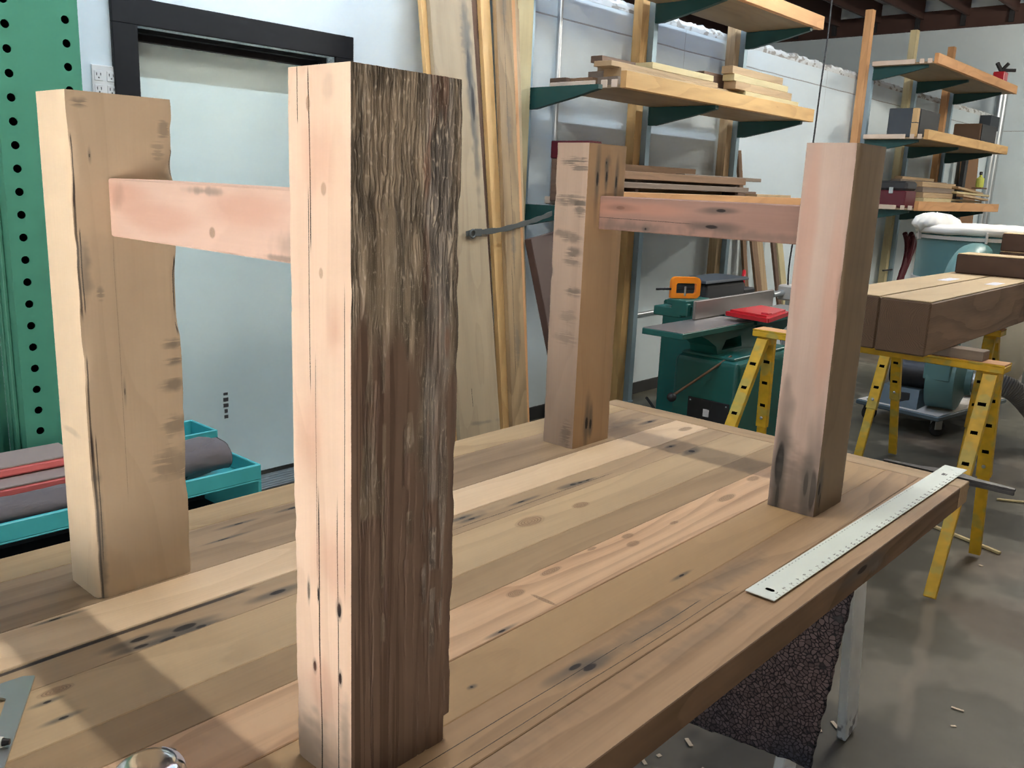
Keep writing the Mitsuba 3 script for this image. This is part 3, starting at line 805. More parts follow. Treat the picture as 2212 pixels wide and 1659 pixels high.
put('printed_band', cyl(mp - md * 0.022, mp - md * 0.010, 0.0092, 18), 'ink', mk, 40)
tp = thing('tape_measure', 'shiny chrome tape measure at the bottom left of the tabletop', 'tape measure')
tc = np.array([-0.145, 0.275, TZ])


def rounded(rx, ry, h, n=40):
    prof = [(0, 0), (0.98, 0), (1, 0.08), (1, 0.55), (0.93, 0.8), (0.78, 0.94), (0.55, 1.0), (0, 1.0)]
    m = lathe(prof, n)
    m.vertices *= [rx, ry, h]
    return m


put('case', place(rounded(0.040, 0.036, 0.040), rotz(40), tc), 'chrome', tp, 40, label='polished chrome case')


def patch(a0, a1, prof, k=1.012):
    a = np.linspace(a0, a1, 14)
    pr = np.asarray(prof)
    V = np.array([[0.040 * k * r_ * math.cos(t), 0.036 * k * r_ * math.sin(t), 0.040 * (z_ + 0.012)] for r_, z_ in pr for t in a])
    n = len(a)
    F = []
    for i in range(len(pr) - 1):
        for j in range(n - 1):
            p = i * n + j
            F += [[p, p + 1, p + n + 1], [p, p + n + 1, p + n]]
    m = len(V)
    V2 = V * 0.985
    F = F + [[f[0] + m, f[2] + m, f[1] + m] for f in F]
    return trimesh.Trimesh(np.vstack([V, V2]), F, process=False)


put('badge', place(patch(-1.1, -0.05, [(0.95, 0.76), (0.9, 0.85), (0.82, 0.92), (0.74, 0.96)]), rotz(40), tc), 'paper_white', tp, True, label='pale badge with a small dark emblem')
put('emblem', place(patch(-0.55, -0.25, [(0.90, 0.86), (0.83, 0.92)], 1.02), rotz(40), tc + [0, 0, 0.0004]), 'ink', tp, True)
put('hook', place(bx(-0.01, 0.01, -0.001, 0.001, 0, 0.012, 0.0005), rotz(40), tc + [-0.03, -0.03, 0.002]), 'black_plastic', tp)

# ------------------------------------------------------------------ white trestle and the draped hide under the table
ws = thing('white_trestle', 'white painted wooden trestle under the table', 'trestle', None)


def strut(parent, name, p, q, w, t, m, label=None, side=(0, 1, 0), bev=0.003):
    p, q = np.asarray(p, float), np.asarray(q, float)
    R = ax(q - p, side)
    b = cbox(np.linalg.norm(q - p), w, t, bev)
    return put(name, place(b, R, (p + q) / 2), m, parent, label=label)


put('beam', bx(1.56, 1.68, 0.18, 0.95, 0.735, 0.81, 0.004), 'white_scuffed', ws)
for y in (0.262, 0.88):
    strut(ws, 'leg', (1.84, y, 0.01), (1.70, y, 0.79), 0.026, 0.085, 'white_scuffed')
    strut(ws, 'leg', (1.40, y, 0.01), (1.545, y, 0.79), 0.026, 0.085, 'white_scuffed')


def hide():
    nu, nv = 110, 150
    U, Vv = np.meshgrid(np.linspace(0, 1, nu), np.linspace(0, 1, nv))
    L = 0.87 * Vv                                   # runs over the trestle, then hangs down
    d = np.clip(L - 0.28, 0, None)
    r = 0.03
    bend = np.clip((L - 0.26) / 0.05, 0, 1)
    x = np.where(L < 0.26, 1.575 - L, 1.315 - r * np.sin(bend * np.pi / 2) + 0.012 * np.sin(U * 6) * d)
    z = np.where(L < 0.26, 0.822, 0.822 - r * (1 - np.cos(bend * np.pi / 2)) - np.clip(L - 0.31, 0, None))
    y = 0.098 + U * 0.74 + 0.055 * d / 0.58
    z = z - 0.085 * U * d / 0.58
    q = np.stack([U * 45, Vv * 50, 0 * U], -1)
    ed = 0.005 * (meshkit.noise(np.stack([U * 60, Vv * 60, 0 * U], -1), 3) - 0.5)
    off = 0.004 * meshkit.fbm(q, 3, 5) * bend
    P = np.stack([x - off, y + ed * (U < 0.02), z + ed * (Vv > 0.98) + 0.004], -1)
    Q = P + np.stack([0.010 * bend, 0 * bend, -0.006 * (1 - bend) - 0.002], -1)
    m = nu * nv
    i, j = np.meshgrid(np.arange(nv - 1), np.arange(nu - 1), indexing='ij')
    a = (i * nu + j).ravel()
    f = np.stack([a, a + nu, a + nu + 1, a + 1], 1)
    F = [f, f[:, ::-1] + m]
    for ring in (np.arange(nu), np.arange(nu) + (nv - 1) * nu, np.arange(nv) * nu, np.arange(nv) * nu + nu - 1):
        F.append(np.stack([ring[:-1], ring[1:], ring[1:] + m, ring[:-1] + m], 1))
    V = np.vstack([P.reshape(-1, 3), Q.reshape(-1, 3)])
    uv = np.stack([(U * 0.74).ravel(), L.ravel()], 1)
    return (V, np.vstack(F)), np.vstack([uv, uv])


hm, huv = hide()
k = put('draped_hide', hm, 'crackled_hide', None, True, huv)
tag(k, 'dark crackled leathery cover hanging under the near table edge', 'cover')

# ------------------------------------------------------------------ lumber racks
def bracket(parent, x, z, y0=2.945, y1=2.45, h=0.115):
    poly = sg.Polygon([(y0, -h), (y0, 0), (y1, 0), (y1, -0.022), (y0 - 0.33, -0.06), (y0 - 0.05, -h)])
    R = np.array([[0, 0, 1.0], [1.0, 0, 0], [0, 1.0, 0]])
    put('bracket', prism(poly, 0.036, R, (x + 0.007, 0, z)), 'bracket_green', parent)


def rack(label, xs, levels, shelf, fy, ztop, ztop_wood, woods):
    r = thing('lumber_rack', label, 'rack')
    for x, w in zip(xs, woods):
        bar(r, 'post', x - 0.082, x - 0.002, 2.985, 3.055, 0.0, ztop_wood, w, 'z')
        put('upright', cat([bx(x, x + 0.05, 2.945, 2.951, 0.012, ztop, 0.001), bx(x, x + 0.004, 2.945, 3.0, 0.012, ztop, 0.001), bx(x + 0.046, x + 0.05, 2.945, 3.0, 0.012, ztop, 0.001), bx(x - 0.004, x + 0.054, 2.935, 3.0, 0.0, 0.014, 0.002)]), 'rack_steel', r)
        for z in levels:
            bracket(r, x, z - 0.001)
    for z, wf in zip(levels, (ORANGE, YELLOW, ORANGE)[::-1] if len(levels) == 3 else [YELLOW] * 9):
        x0, x1 = shelf
        s = bar(r, 'shelf', x0, x1, fy + 0.039, 2.943, z + 0.001, z + 0.020, PLY, 'x')
        for i, (a, b) in enumerate([(0, .12), (.17, .20), (.24, .27)]):
            pass
        bar(s, 'edge_board', x0, x1 + 0.02, fy, fy + 0.038, z, z + 0.089, wf, 'x')
        bar(s, 'end_batten', x0 - 0.012, x0 - 0.0005, fy + 0.20, 2.943, z + 0.004, z + 0.046, CREAM, 'y')
        for q in (0.05, 0.12):
            bar(s, 'end_batten', x0 - 0.012, x0 - 0.0005, fy + q, fy + q + 0.04, z + 0.004, z + 0.046, CREAM, 'y')
    return r


FIRP = wd((0.55, 0.36, 0.19), (0.33, 0.18, 0.09), 0.6, 9, 26)
rack('lumber rack with deep wooden shelves on the wall behind the table', (3.39, 4.61, 5.83), (1.375, 2.012, 2.65), (3.60, 5.97), 2.42, 2.95, 3.3, (FIRP, YELLOW, TAN))
rack('farther lumber rack in the corner holding boxes and offcuts', (8.36, 9.60, 10.86), (1.385, 2.035, 2.70), (8.32, 11.1), 2.35, 2.73, 3.21, (ORANGE, PALE, ORANGE))


def lay(name, rows, label, cat_, group, grain='x', bev=0.002):
    for j, (x0, x1, y0, y1, z0, z1, w) in enumerate(rows):
        k = bar(None, name, x0, x1, y0, y1, z0, z1, w, grain, bev=bev)
        tag(k, label if isinstance(label, str) else label[j], cat_, group)


# near rack, middle shelf (deck at 2.033)
z = 2.033
STK = [
    (3.66, 4.98, 2.52, 2.66, z, z + .050, GREYBR), (3.64, 5.0, 2.68, 2.84, z, z + .05, BROWN), (3.70, 5.02, 2.53, 2.65, z + .051, z + .10, TAN),
    (4.02, 4.72, 2.54, 2.66, z + .131, z + .168, PALE), (3.78, 4.9, 2.68, 2.82, z + .052, z + .10, GREYBR), (3.84, 4.92, 2.7, 2.80, z + .101, z + .138, TAN),
    (3.72, 4.86, 2.68, 2.76, z + .139, z + .175, UMBER), (3.62, 4.78, 2.54, 2.66, z + .101, z + .13, TAN)]
LAB = ['grey brown board at the bottom front of the left stack', 'brown board at the bottom rear of the left stack', 'wide tan board second up in the left stack', 'short pale board on top at the front of the left stack', 'grey brown board second up at the rear of the left stack',
       'thin tan board third up at the rear of the left stack', 'dark board on top at the rear of the left stack', 'tan board just under the short pale top board']
lay('lumber_board', STK, [f'{a}, near rack middle shelf' for a in LAB], 'board', 'boards in the left stack, near rack middle shelf')
STK = [
    (5.05, 5.93, 2.47, 2.57, z, z + .055, TAN), (5.03, 5.83, 2.475, 2.57, z + .056, z + .105, PALE), (4.90, 5.72, 2.48, 2.57, z + .106, z + .155, TAN),
    (4.88, 5.66, 2.485, 2.57, z + .156, z + .198, PALE), (4.86, 5.58, 2.49, 2.57, z + .199, z + .245, TAN), (4.72, 5.5, 2.60, 2.70, z, z + .11, UMBER), (4.70, 5.5, 2.60, 2.71, z + .111, z + .20, UMBER)]
LAB = ['lowest tan board, longest to the right,', 'pale board second from the bottom', 'tan board in the middle', 'pale board second from the top', 'topmost tan board', 'dark block low at the rear', 'dark block on top at the rear']
lay('lumber_board', STK, [f'{a} of the stepped stack on the near rack' for a in LAB], 'board', 'boards in the right stack, near rack middle shelf')
lay('wood_offcut', [(3.63, 3.80, 2.86, 2.98, z, z + 0.055, UMBER), (3.62, 3.95, 2.74 + .11, 2.855, z + 0.051, z + 0.056, TAN)][:1], 'dark offcut at the wall end of the near rack middle shelf', 'offcut', None)
# near rack, bottom shelf (deck at 1.396)
z = 1.396
STK = [
    (3.66, 5.35, 2.50, 2.60, z, z + .070, BROWN), (3.70, 5.10, 2.62, 2.74, z, z + .09, TAN), (3.7, 5.25, 2.50, 2.62, z + .091, z + .125, GREYBR), (5.36, 5.90, 2.49, 2.58, z, z + .085, TAN), (5.12, 5.60, 2.62, 2.74, z, z + .10, UMBER),
    (3.72, 5.2, 2.50, 2.60, z + .141, z + .185, BROWN), (3.75, 5.15, 2.62, 2.72, z + .091, z + .17, GREYBR), (3.7, 5.1, 2.78, 2.90, z, z + .12, UMBER), (3.8, 5.0, 2.78, 2.90, z + .121, z + .235, BROWN),
    (4.6, 5.66, 2.62, 2.69, z + .171, z + .195, GREYBR), (5.62, 5.88, 2.60, 2.70, z, z + .07, TAN)]
LAB = ['long brown board at the bottom front', 'tan board at the bottom, second row', 'grey brown board resting above a dark gap', 'short tan block at the right front', 'dark block right of the middle', 'brown board on top at the front', 'grey brown board on top in the second row',
       'dark board low at the back', 'wide brown board topmost at the back', 'thin grey strip sticking out to the right on top', 'small tan block at the far right']
lay('lumber_board', STK, [f'{a} of the near rack bottom pile' for a in LAB], 'board', 'boards on the near rack bottom shelf')
for x in (3.9, 5.1):
    k = bar(None, 'wood_offcut', x, x + .04, 2.52, 2.60, z + .126, z + .1405, GREYBR, 'y')
    tag(k, ['spacer stick under the top board at the left of the bottom shelf pile', 'spacer stick under the top board at the right of the bottom shelf pile'][x > 4.5], 'offcut')
    k = bar(None, 'wood_offcut', x, x + .04, 2.52, 2.60, z + .071, z + .0905, UMBER, 'y')
    tag(k, ['dark spacer near the left end of the bottom shelf pile', 'dark spacer near the right end of the bottom shelf pile'][x > 4.5], 'offcut')
k = bar(None, 'wood_offcut', 3.56, 3.68, 2.64, 2.88, z + .0005, z + .2395, UMBER, 'y')
tag(k, 'dark block under the maroon box at the left end of the bottom shelf', 'offcut')
k = put('maroon_box', bx(3.57, 3.69, 2.62, 2.90, z + .24, z + .34, 0.006), 'dark_red')
tag(k, 'maroon box on top of the pile at the left end of the bottom shelf', 'box')
k = bar(None, 'wood_offcut', 3.64, 3.69, 2.5, 2.86, z + .005, z + .03, CREAM, 'y')
tag(k, 'pale offcut at the left end of the near rack bottom shelf', 'offcut')

# far rack: boxes on the middle shelf (deck at 2.055)
z = 2.056
b = thing('carton', 'dark grey cube box with a tan strip, on the far rack middle shelf', 'box')
put('body', bx(8.32, 8.95, 2.47, 2.73, z, z + .26, 0.006), 'box_grey', b)
put('strip', cat([bx(8.316, 8.375, 2.466, 2.512, z + 0.002, z + .125, 0.001), bx(8.316, 8.375, 2.466, 2.512, z + .132, z + .258, 0.001)]), 'kraft_tape', b, label='tan strip down the corner')
put('side_panel', bx(8.40, 8.945, 2.464, 2.4699, z + .004, z + .256, 0.001), 'box_black', b)
b = thing('carton', 'brown sided black box at the right end of the far rack middle shelf', 'box')
put('body', bx(10.35, 10.95, 2.46, 2.74, z, z + .27, 0.008), 'box_brown', b)
put('front', bx(10.37, 10.94, 2.45, 2.4599, z + .005, z + .265, 0.004), 'box_black', b)
lay('lumber_board', [(9.2, 10.2, 2.39, 2.45, z, z + .075, ORANGE), (9.4, 10.1, 2.56, 2.62, z, z + .09, TAN)], ['orange board behind the far rack middle shelf edge', 'tan board between the two boxes on the far rack'], 'board', None)
# far rack, bottom shelf (deck at 1.405)
z = 1.406
t = thing('toolbox', 'dark red toolbox with a grey lid at the left of the far rack bottom shelf', 'toolbox')
put('body', bx(8.33, 8.62, 2.48, 2.80, z, z + .16, 0.01), 'dark_red', t)
put('lid', cat([bx(8.33, 8.62, 2.48, 2.80, z + .161, z + .25, 0.03)]), 'box_black', t, label='rounded dark lid')
put('latch', bx(8.322, 8.33, 2.60, 2.64, z + .13, z + .19, 0.002), 'galvanised', t)
rows = []
for i in range(5):
    rows.append((8.7 + .03 * i, 9.5 + .1 * i, 2.42 + .02 * i, 2.52 + .02 * i, z + .052 * i, z + .05 + .052 * i, [TAN, PALE, TAN, GREYBR, TAN][i]))
lay('lumber_board', rows, [f'{a} block of the stacked pile beside the red toolbox' for a in ('lowest', 'second from lowest', 'middle', 'second from top', 'topmost')], 'board', 'stacked blocks on the far rack bottom shelf')
for i in range(6):
    a = [0.0, -0.8, -0.5, -1.6, -0.8, -2.2][i]
    Rr = ax([math.cos(math.radians(a)), 0.06 * (i % 2), math.sin(math.radians(a))], [0, 1, 0])
    k = board(None, 'wood_strip', 1.25, 0.07, 0.022, (10.15 + .05 * i, 2.42 + .045 * (i % 3), z + .013 + .038 * i), Rr, [PALE, TAN][i % 2])
    tag(k, ['lowest', 'second lowest', 'third lowest', 'third highest', 'second highest', 'topmost'][i] + ' pale strip of the loose pile at the right of the far rack', 'strip', 'loose strips on the far rack bottom shelf')
rows = [(8.75, 10.0, 2.72, 2.84, z, z + .12, UMBER), (8.85, 10.5, 2.72, 2.86, z + .121, z + .20, UMBER), (8.9, 10.4, 2.74, 2.84, z + .201, z + .28, GREYBR), (9.0, 10.0, 2.76, 2.84, z + .281, z + .31, TAN)]
lay('lumber_board', rows, [f'{a} at the back of the far rack bottom shelf' for a in ('lowest dark board', 'second dark board from the bottom', 'grey brown third board', 'thin tan topmost board')], 'board', 'dark boards at the back of the far rack bottom shelf')
bt = thing('bottle', 'small yellow labelled bottle standing on the strips, far rack bottom shelf', 'bottle')
bz = z + .245
put('stand_block', bx(10.62, 10.86, 2.44, 2.54, z + .23, bz, 0.002), 'box_brown', bt)
put('body', place(lathe([(0, 0), (.04, 0), (.042, .01), (.042, .10), (.015, .12), (.015, .14), (0, .14)], 20), None, (10.74, 2.49, bz)), 'bottle_green', bt, 40)
put('trigger', bx(10.70, 10.76, 2.48, 2.50, bz + .14, bz + .175, 0.004), 'box_black', bt)
# far rack, top shelf
cl = thing('bar_clamp', 'red and black clamp sticking up behind the top shelf of the far rack', 'clamp')
put('jaw', bx(10.9, 11.05, 2.45, 2.57, 2.721, 2.93, 0.008), 'red_plastic', cl)
put('handle', cat([cyl((10.97, 2.5, 2.93), (10.97, 2.56, 3.03), 0.022, 10), cyl((10.97, 2.52, 2.93), (10.97, 2.44, 3.02), 0.018, 10), cyl((10.97, 2.53, 2.95), (10.97, 2.36, 2.94), 0.018, 10)]), 'box_black', cl)

# ------------------------------------------------------------------ boards leaning on the wall
LY0, LY1, LZ = 2.46, 3.03, 3.0
lean = unit([0, LY1 - LY0, LZ])


def leaning(name, px_lo, px_hi, w_lo, w_hi, dy, t, wid, label, group=None):
    """a board whose foot is at x = px_lo on the floor and whose top is at px_hi; dy sets it forward of the rest"""
    a, b = np.array([px_lo, LY0 + dy, 0.0]), np.array([px_hi, LY1 + dy, LZ])
    d = b - a
    R = ax(d, [1, 0, 0])
    c = (a + b) / 2
    lift = 0.5 * t * abs(R[2, 2])
    k = board(None, name, np.linalg.norm(d), w_lo, t, c + [0, 0, lift + 0.002], R, wid, 'marked_wood', 0.002, 0.0)
    tag(k, label, 'board', group)
    return k
LT = wd((0.36, 0.28, 0.18), (0.24, 0.17, 0.10), 0.5, 8, 18)
LT2 = wd((0.31, 0.21, 0.11), (0.15, 0.09, 0.045), 0.7, 10, 22)
LG = 'boards leaning against the wall beside the door'
leaning('leaning_board', 2.560, 2.712, 0.285, 0, -0.066, 0.028, LT, 'wide tan board with a dark streak, leaning nearest the door', LG)
leaning('leaning_board', 2.535, 2.665, 0.25, 0, -0.033, 0.028, YELLOW, 'yellow edged board behind the wide tan leaning board', LG)
leaning('leaning_board', 2.69, 2.918, 0.13, 0, 0.0, 0.028, UMBER, 'dark brown leaning board right of the wide tan one', LG)
leaning('leaning_board', 2.79, 3.000, 0.07, 0, -0.033, 0.028, YELLOW, 'narrow yellow leaning strip right of the dark brown board', LG)
leaning('leaning_board', 2.845, 3.118, 0.12, 0, -0.066, 0.028, LT2, 'knotty tan leaning board in the middle of the group', LG)
leaning('leaning_board', 2.925, 3.215, 0.06, 0, -0.033, 0.028, ORANGE, 'thin orange edged leaning strip behind the knotty board', LG)
leaning('leaning_board', 2.925, 3.262, 0.12, 0, 0.0, 0.028, TAN, 'brown leaning board at the right of the group', LG)
k = bar(None, 'leaning_board', 3.245, 3.373, 2.90, 2.925, 0.0, 3.1, PALE, 'z')
tag(k, 'pale greenish poplar board standing upright at the rack end', 'board', LG)
mark(LT, 'hole', 2.36, 0.232, .13, .012, .9)
mark(LT, 'hole', 2.20, 0.245, .12, .012, .9)
mark(LT, 'smudge', 2.55, 0.215, .16, .03, .5)
mark(LT, 'smudge', 0.62, 0.15, .012, .12, .4)
mark(LT, 'crack', 0.75, 0.10, .05, .002, .8)
for a in (.8, 1.3, 1.9, 2.5):
    mark(LT2, 'crack', a + .3, 0.055 + .02 * math.sin(a * 5), .3, .003, .55)
    mark(LT2, 'smudge', a + .2, 0.06, .12, .02, .5)
sc_ = curve([(2.60, 2.598, 1.238), (2.70, 2.598, 1.246), (2.83, 2.60, 1.253), (2.95, 2.604, 1.27), (3.08, 2.62, 1.29), (3.32, 2.66, 1.335)], 40)
sp = cat([place(cbox(np.linalg.norm(b - a) * 1.15, 0.003, 0.026 + 0.004 * math.sin(i * 0.9), 0.001), ax(b - a, [0, 1, 0]), (a + b) / 2) for i, (a, b) in enumerate(zip(sc_[:-1], sc_[1:]))] + [place(trimesh.creation.torus(0.018, 0.006, 16, 8), XZ, (2.64, 2.593, 1.238)), bx(2.655, 2.70, 2.588, 2.598, 1.225, 1.262, 0.003)])
k = put('tie_strap', sp, 'strap_grey', smooth=30)
tag(k, 'dark grey strap tied across the leaning boards', 'strap')
# dark sheet between the boards and the far leg
sh_ = place(cbox(1.24, 0.48, 0.045, 0.003), ax([-0.155, 0.19, 1.0], [1, 0.1, 0]), (0, 0, 0))
k = put('dark_panel', place(sh_, None, (3.42, 2.545, 0.63)), 'brown_sheet')
tag(k, 'thick dark brown panel leaning under the rack behind the far leg', 'panel')
# strips standing behind the jointer
G2 = 'strips standing behind the jointer'
for x, w, c, lab in ((6.10, .06, BROWN, 'dark'), (6.33, .09, BROWN, 'brown'), (6.47, .13, TAN, 'wide tan'), (6.68, .06, UMBER, 'dark narrow'), (6.79, .10, PALE, 'pale')):
    dyy = 0.02 if lab in ('dark', 'wide tan') else 0.05
    a, b = np.array([x, 2.78 - dyy, 0.0]), np.array([x - .12, 3.02 - dyy, 1.34 if lab != 'dark' else 1.80])
    R = ax(b - a, [1, 0, 0])
    k = board(None, 'wood_strip', np.linalg.norm(b - a), w, 0.022, (a + b) / 2 + [0, 0, 0.006], R, c)
    tag(k, f'{lab} strip of wood standing against the wall behind the jointer', 'strip', G2)

# ------------------------------------------------------------------ jointer
j = thing('jointer', 'green cast iron jointer on a cabinet base behind the table', 'jointer')


def rbox(x0, x1, y0, y1, z0, z1, r):
    """a box with rounded upright edges and top"""
    c = sg.box(x0 + r, y0 + r, x1 - r, y1 - r).buffer(r, 6)
    pts = [(x, y, z0) for x, y in c.exterior.coords] + [(x, y, z1 - r) for x, y in c.exterior.coords]
    c2 = sg.box(x0 + r, y0 + r, x1 - r, y1 - r).buffer(r * .6, 6)
    pts += [(x, y, z1 - .25 * r) for x, y in c2.exterior.coords]
    c3 = sg.box(x0 + r, y0 + r, x1 - r, y1 - r).buffer(r * .05, 6)
    pts += [(x, y, z1) for x, y in c3.exterior.coords]
    return hull_pts(pts)


cab = put('cabinet', rbox(3.55, 4.25, 1.575, 1.955, 0.0, 0.64, 0.03), 'jointer_green', j, 35, label='dark green cabinet base')
put('chute_panel', bx(3.540, 3.5495, 1.605, 1.845, 0.10, 0.425, 0.004), 'black_plastic', cab, label='black chute panel')
put('chute', place(lathe([(0, 0), (0.055, 0), (0.06, 0.004), (0.05, 0.008), (0.05, 0.002), (0, 0.002)], 28), frame([-1, 0, 0]), (3.5399, 1.70, 0.20)), 'hole_black', cab, 40)
put('sticker', bx(3.5385, 3.5399, 1.715, 1.75, 0.335, 0.375, 0), 'paper_white', cab, label='small white label')
for y in (1.62, 1.83):
    put('screw', place(lathe([(0, 0), (0.004, 0), (0.004, 0.002), (0, 0.003)], 10), frame([-1, 0, 0]), (3.5399, y, 0.41)), 'galvanised', cab)
tb = put('infeed_table', cat([bx(3.19, 3.92, 1.70, 1.935, 0.782, 0.8119, 0.003)]), 'jointer_green', j, label='green infeed table casting')
put('surface', bx(3.193, 3.918, 1.703, 1.932, 0.812, 0.8155, 0.001), 'cast_iron', tb, label='ground iron table surface')
tb = put('outfeed_table', cat([bx(3.96, 4.72, 1.70, 1.935, 0.785, 0.8149, 0.003)]), 'jointer_green', j)
put('surface', bx(3.963, 4.718, 1.703, 1.932, 0.815, 0.8185, 0.001), 'cast_iron', tb)
wedge = sg.Polygon([(3.42, 0.780), (3.95, 0.780), (4.55, 0.780), (4.20, 0.655), (3.62, 0.655), (3.60, 0.70), (3.52, 0.74)])
slot = sg.Polygon([(3.66, 0.675), (3.70, 0.725), (3.86, 0.735), (3.88, 0.675)])
put('base_casting', prism(wedge.difference(slot), 0.16, XZ, (0, 1.90, 0)), 'jointer_green', j)
put('base_flange', bx(3.58, 4.22, 1.62, 1.93, 0.6405, 0.656, 0.004), 'jointer_green', j)
fn = put('fence', cat([place(cbox(0.98, 0.018, 0.10, 0.004), rotz(2.0), (4.11, 1.918, 0.868))]), 'cast_iron', j, label='iron fence')
put('fence_carriage', cat([bx(3.60, 3.64, 1.93, 2.03, 0.83, 0.90, 0.006), bx(3.60, 3.85, 1.94, 2.06, 0.885, 0.915, 0.004), bx(3.60, 3.72, 1.97, 2.14, 0.82, 0.87, 0.004)]), 'jointer_green', j)
put('lever', cyl((3.62, 1.66, 0.66), (3.30, 1.80, 0.47), 0.007, 10), 'box_brown', j, 40)
put('lever_ball', place(trimesh.creation.icosphere(2, 0.024), None, (3.30, 1.80, 0.465)), 'black_plastic', j, True)
put('adjuster', cat([cyl((3.97, 1.66, 0.66), (3.97, 1.66, 0.755), 0.009, 12), bx(3.93, 4.01, 1.63, 1.70, 0.755, 0.7849, 0.006)]), 'jointer_green', j, 40)
put('guard', bx(4.02, 4.2, 1.72, 1.90, 0.8186, 0.832, 0.004), 'black_plastic', j)
pb = thing('push_shoe', 'glossy red plastic guard lying on the jointer table', 'guard')
gp = sg.Polygon([(3.80, 1.80), (3.75, 1.545), (4.10, 1.60), (4.16, 1.79)]).buffer(0.01, 4)
put('shell', cat([prism(gp, 0.022, None, (0, 0, 0.840)), prism(gp.buffer(-0.02), 0.012, None, (0, 0, 0.861))]), 'red_plastic', pb, 35)
put('rail', bx(3.82, 4.10, 1.60, 1.78, 0.8325, 0.8399, 0.003), 'black_plastic', pb)
put('knob', bx(3.80, 3.85, 1.57, 1.61, 0.862, 0.882, 0.006), 'red_plastic', pb)
cc = thing('corner_clamp', 'bright orange clamp lying on the jointer fence carriage', 'clamp')
ring = sg.box(-0.055, 0.012, 0.055, 0.070).buffer(0.028, 8).union(sg.box(-0.083, -0.016, -0.03, 0.02)).difference(sg.box(-0.045, 0.018, 0.05, 0.055).buffer(0.010, 5))
put('frame', prism(ring, 0.03, np.array([[0.80, 0, -0.6], [-0.6, 0, -0.8], [0, 1.0, 0]]), (3.70, 2.02, 0.934)), 'orange_paint', cc)
put('screw', cyl((3.55, 2.10, 0.965), (3.73, 1.975, 0.97), 0.006, 8), 'black_plastic', cc, 40)
put('handle', cyl((3.655, 1.985, 0.935), (3.655, 1.985, 0.985), 0.005, 8), 'galvanised', cc, 40)
tbg = thing('tool_case', 'black tool bag with a red handle behind the jointer', 'bag')
put('stand', bx(4.36, 4.96, 2.26, 2.56, 0.0, 0.80, 0.01), 'jointer_green', tbg)
put('body', rbox(4.40, 4.92, 2.28, 2.52, 0.801, 0.925, 0.03), 'box_black', tbg, 35)
put('lid', rbox(4.38, 4.94, 2.27, 2.53, 0.926, 0.945, 0.012), 'box_grey', tbg, 35)
put('handle', tube(curve([(4.98, 2.34, 0.86), (4.99, 2.34, 0.93), (5.05, 2.37, 0.965), (5.12, 2.41, 0.93), (5.12, 2.41, 0.86)], 24), 0.013, 8), 'red_plastic', tbg, 40, label='red loop handle')
put('pouch', bx(4.93, 5.10, 2.30, 2.48, 0.80, 0.862, 0.01), 'box_black', tbg)
sw = thing('switch_box', 'grey switch box on a pipe behind the jointer', 'switch box')
put('box', bx(5.56, 5.70, 2.24, 2.36, 0.74, 0.85, 0.012), 'grey_band', sw)
put('pipe', cyl((5.40, 2.32, 0.79), (6.0, 2.32, 0.805), 0.022, 12), 'galvanised', sw, 40)
put('stand_pipe', cyl((5.63, 2.30, 0.0), (5.63, 2.30, 0.745), 0.02, 12), 'galvanised', sw, 40)
k = put('hanging_cord', tube(curve([(5.86, 2.3, 4.0), (5.803, 2.3, 2.808), (5.80, 2.3, 2.5), (5.775, 2.3, 2.2), (5.75, 2.3, 1.784), (5.60, 2.3, 1.134), (5.585, 2.3, 0.95), (5.60, 2.3, 0.845)], 50), 0.0055, 8), 'black_rubber', smooth=30)
tag(k, 'black power cord hanging from the ceiling past the near rack', 'cord')
k = put('floor_cord', tube(curve([(4.50, 2.72, 0.10), (4.40, 2.55, 0.012), (3.95, 2.25, 0.010), (3.75, 2.05, 0.010), (3.52, 1.93, 0.010)], 40), 0.009, 8), 'black_rubber', smooth=30)
tag(k, 'black cord on the floor running to the jointer cabinet', 'cord')

# ------------------------------------------------------------------ yellow trestles and the heavy timbers


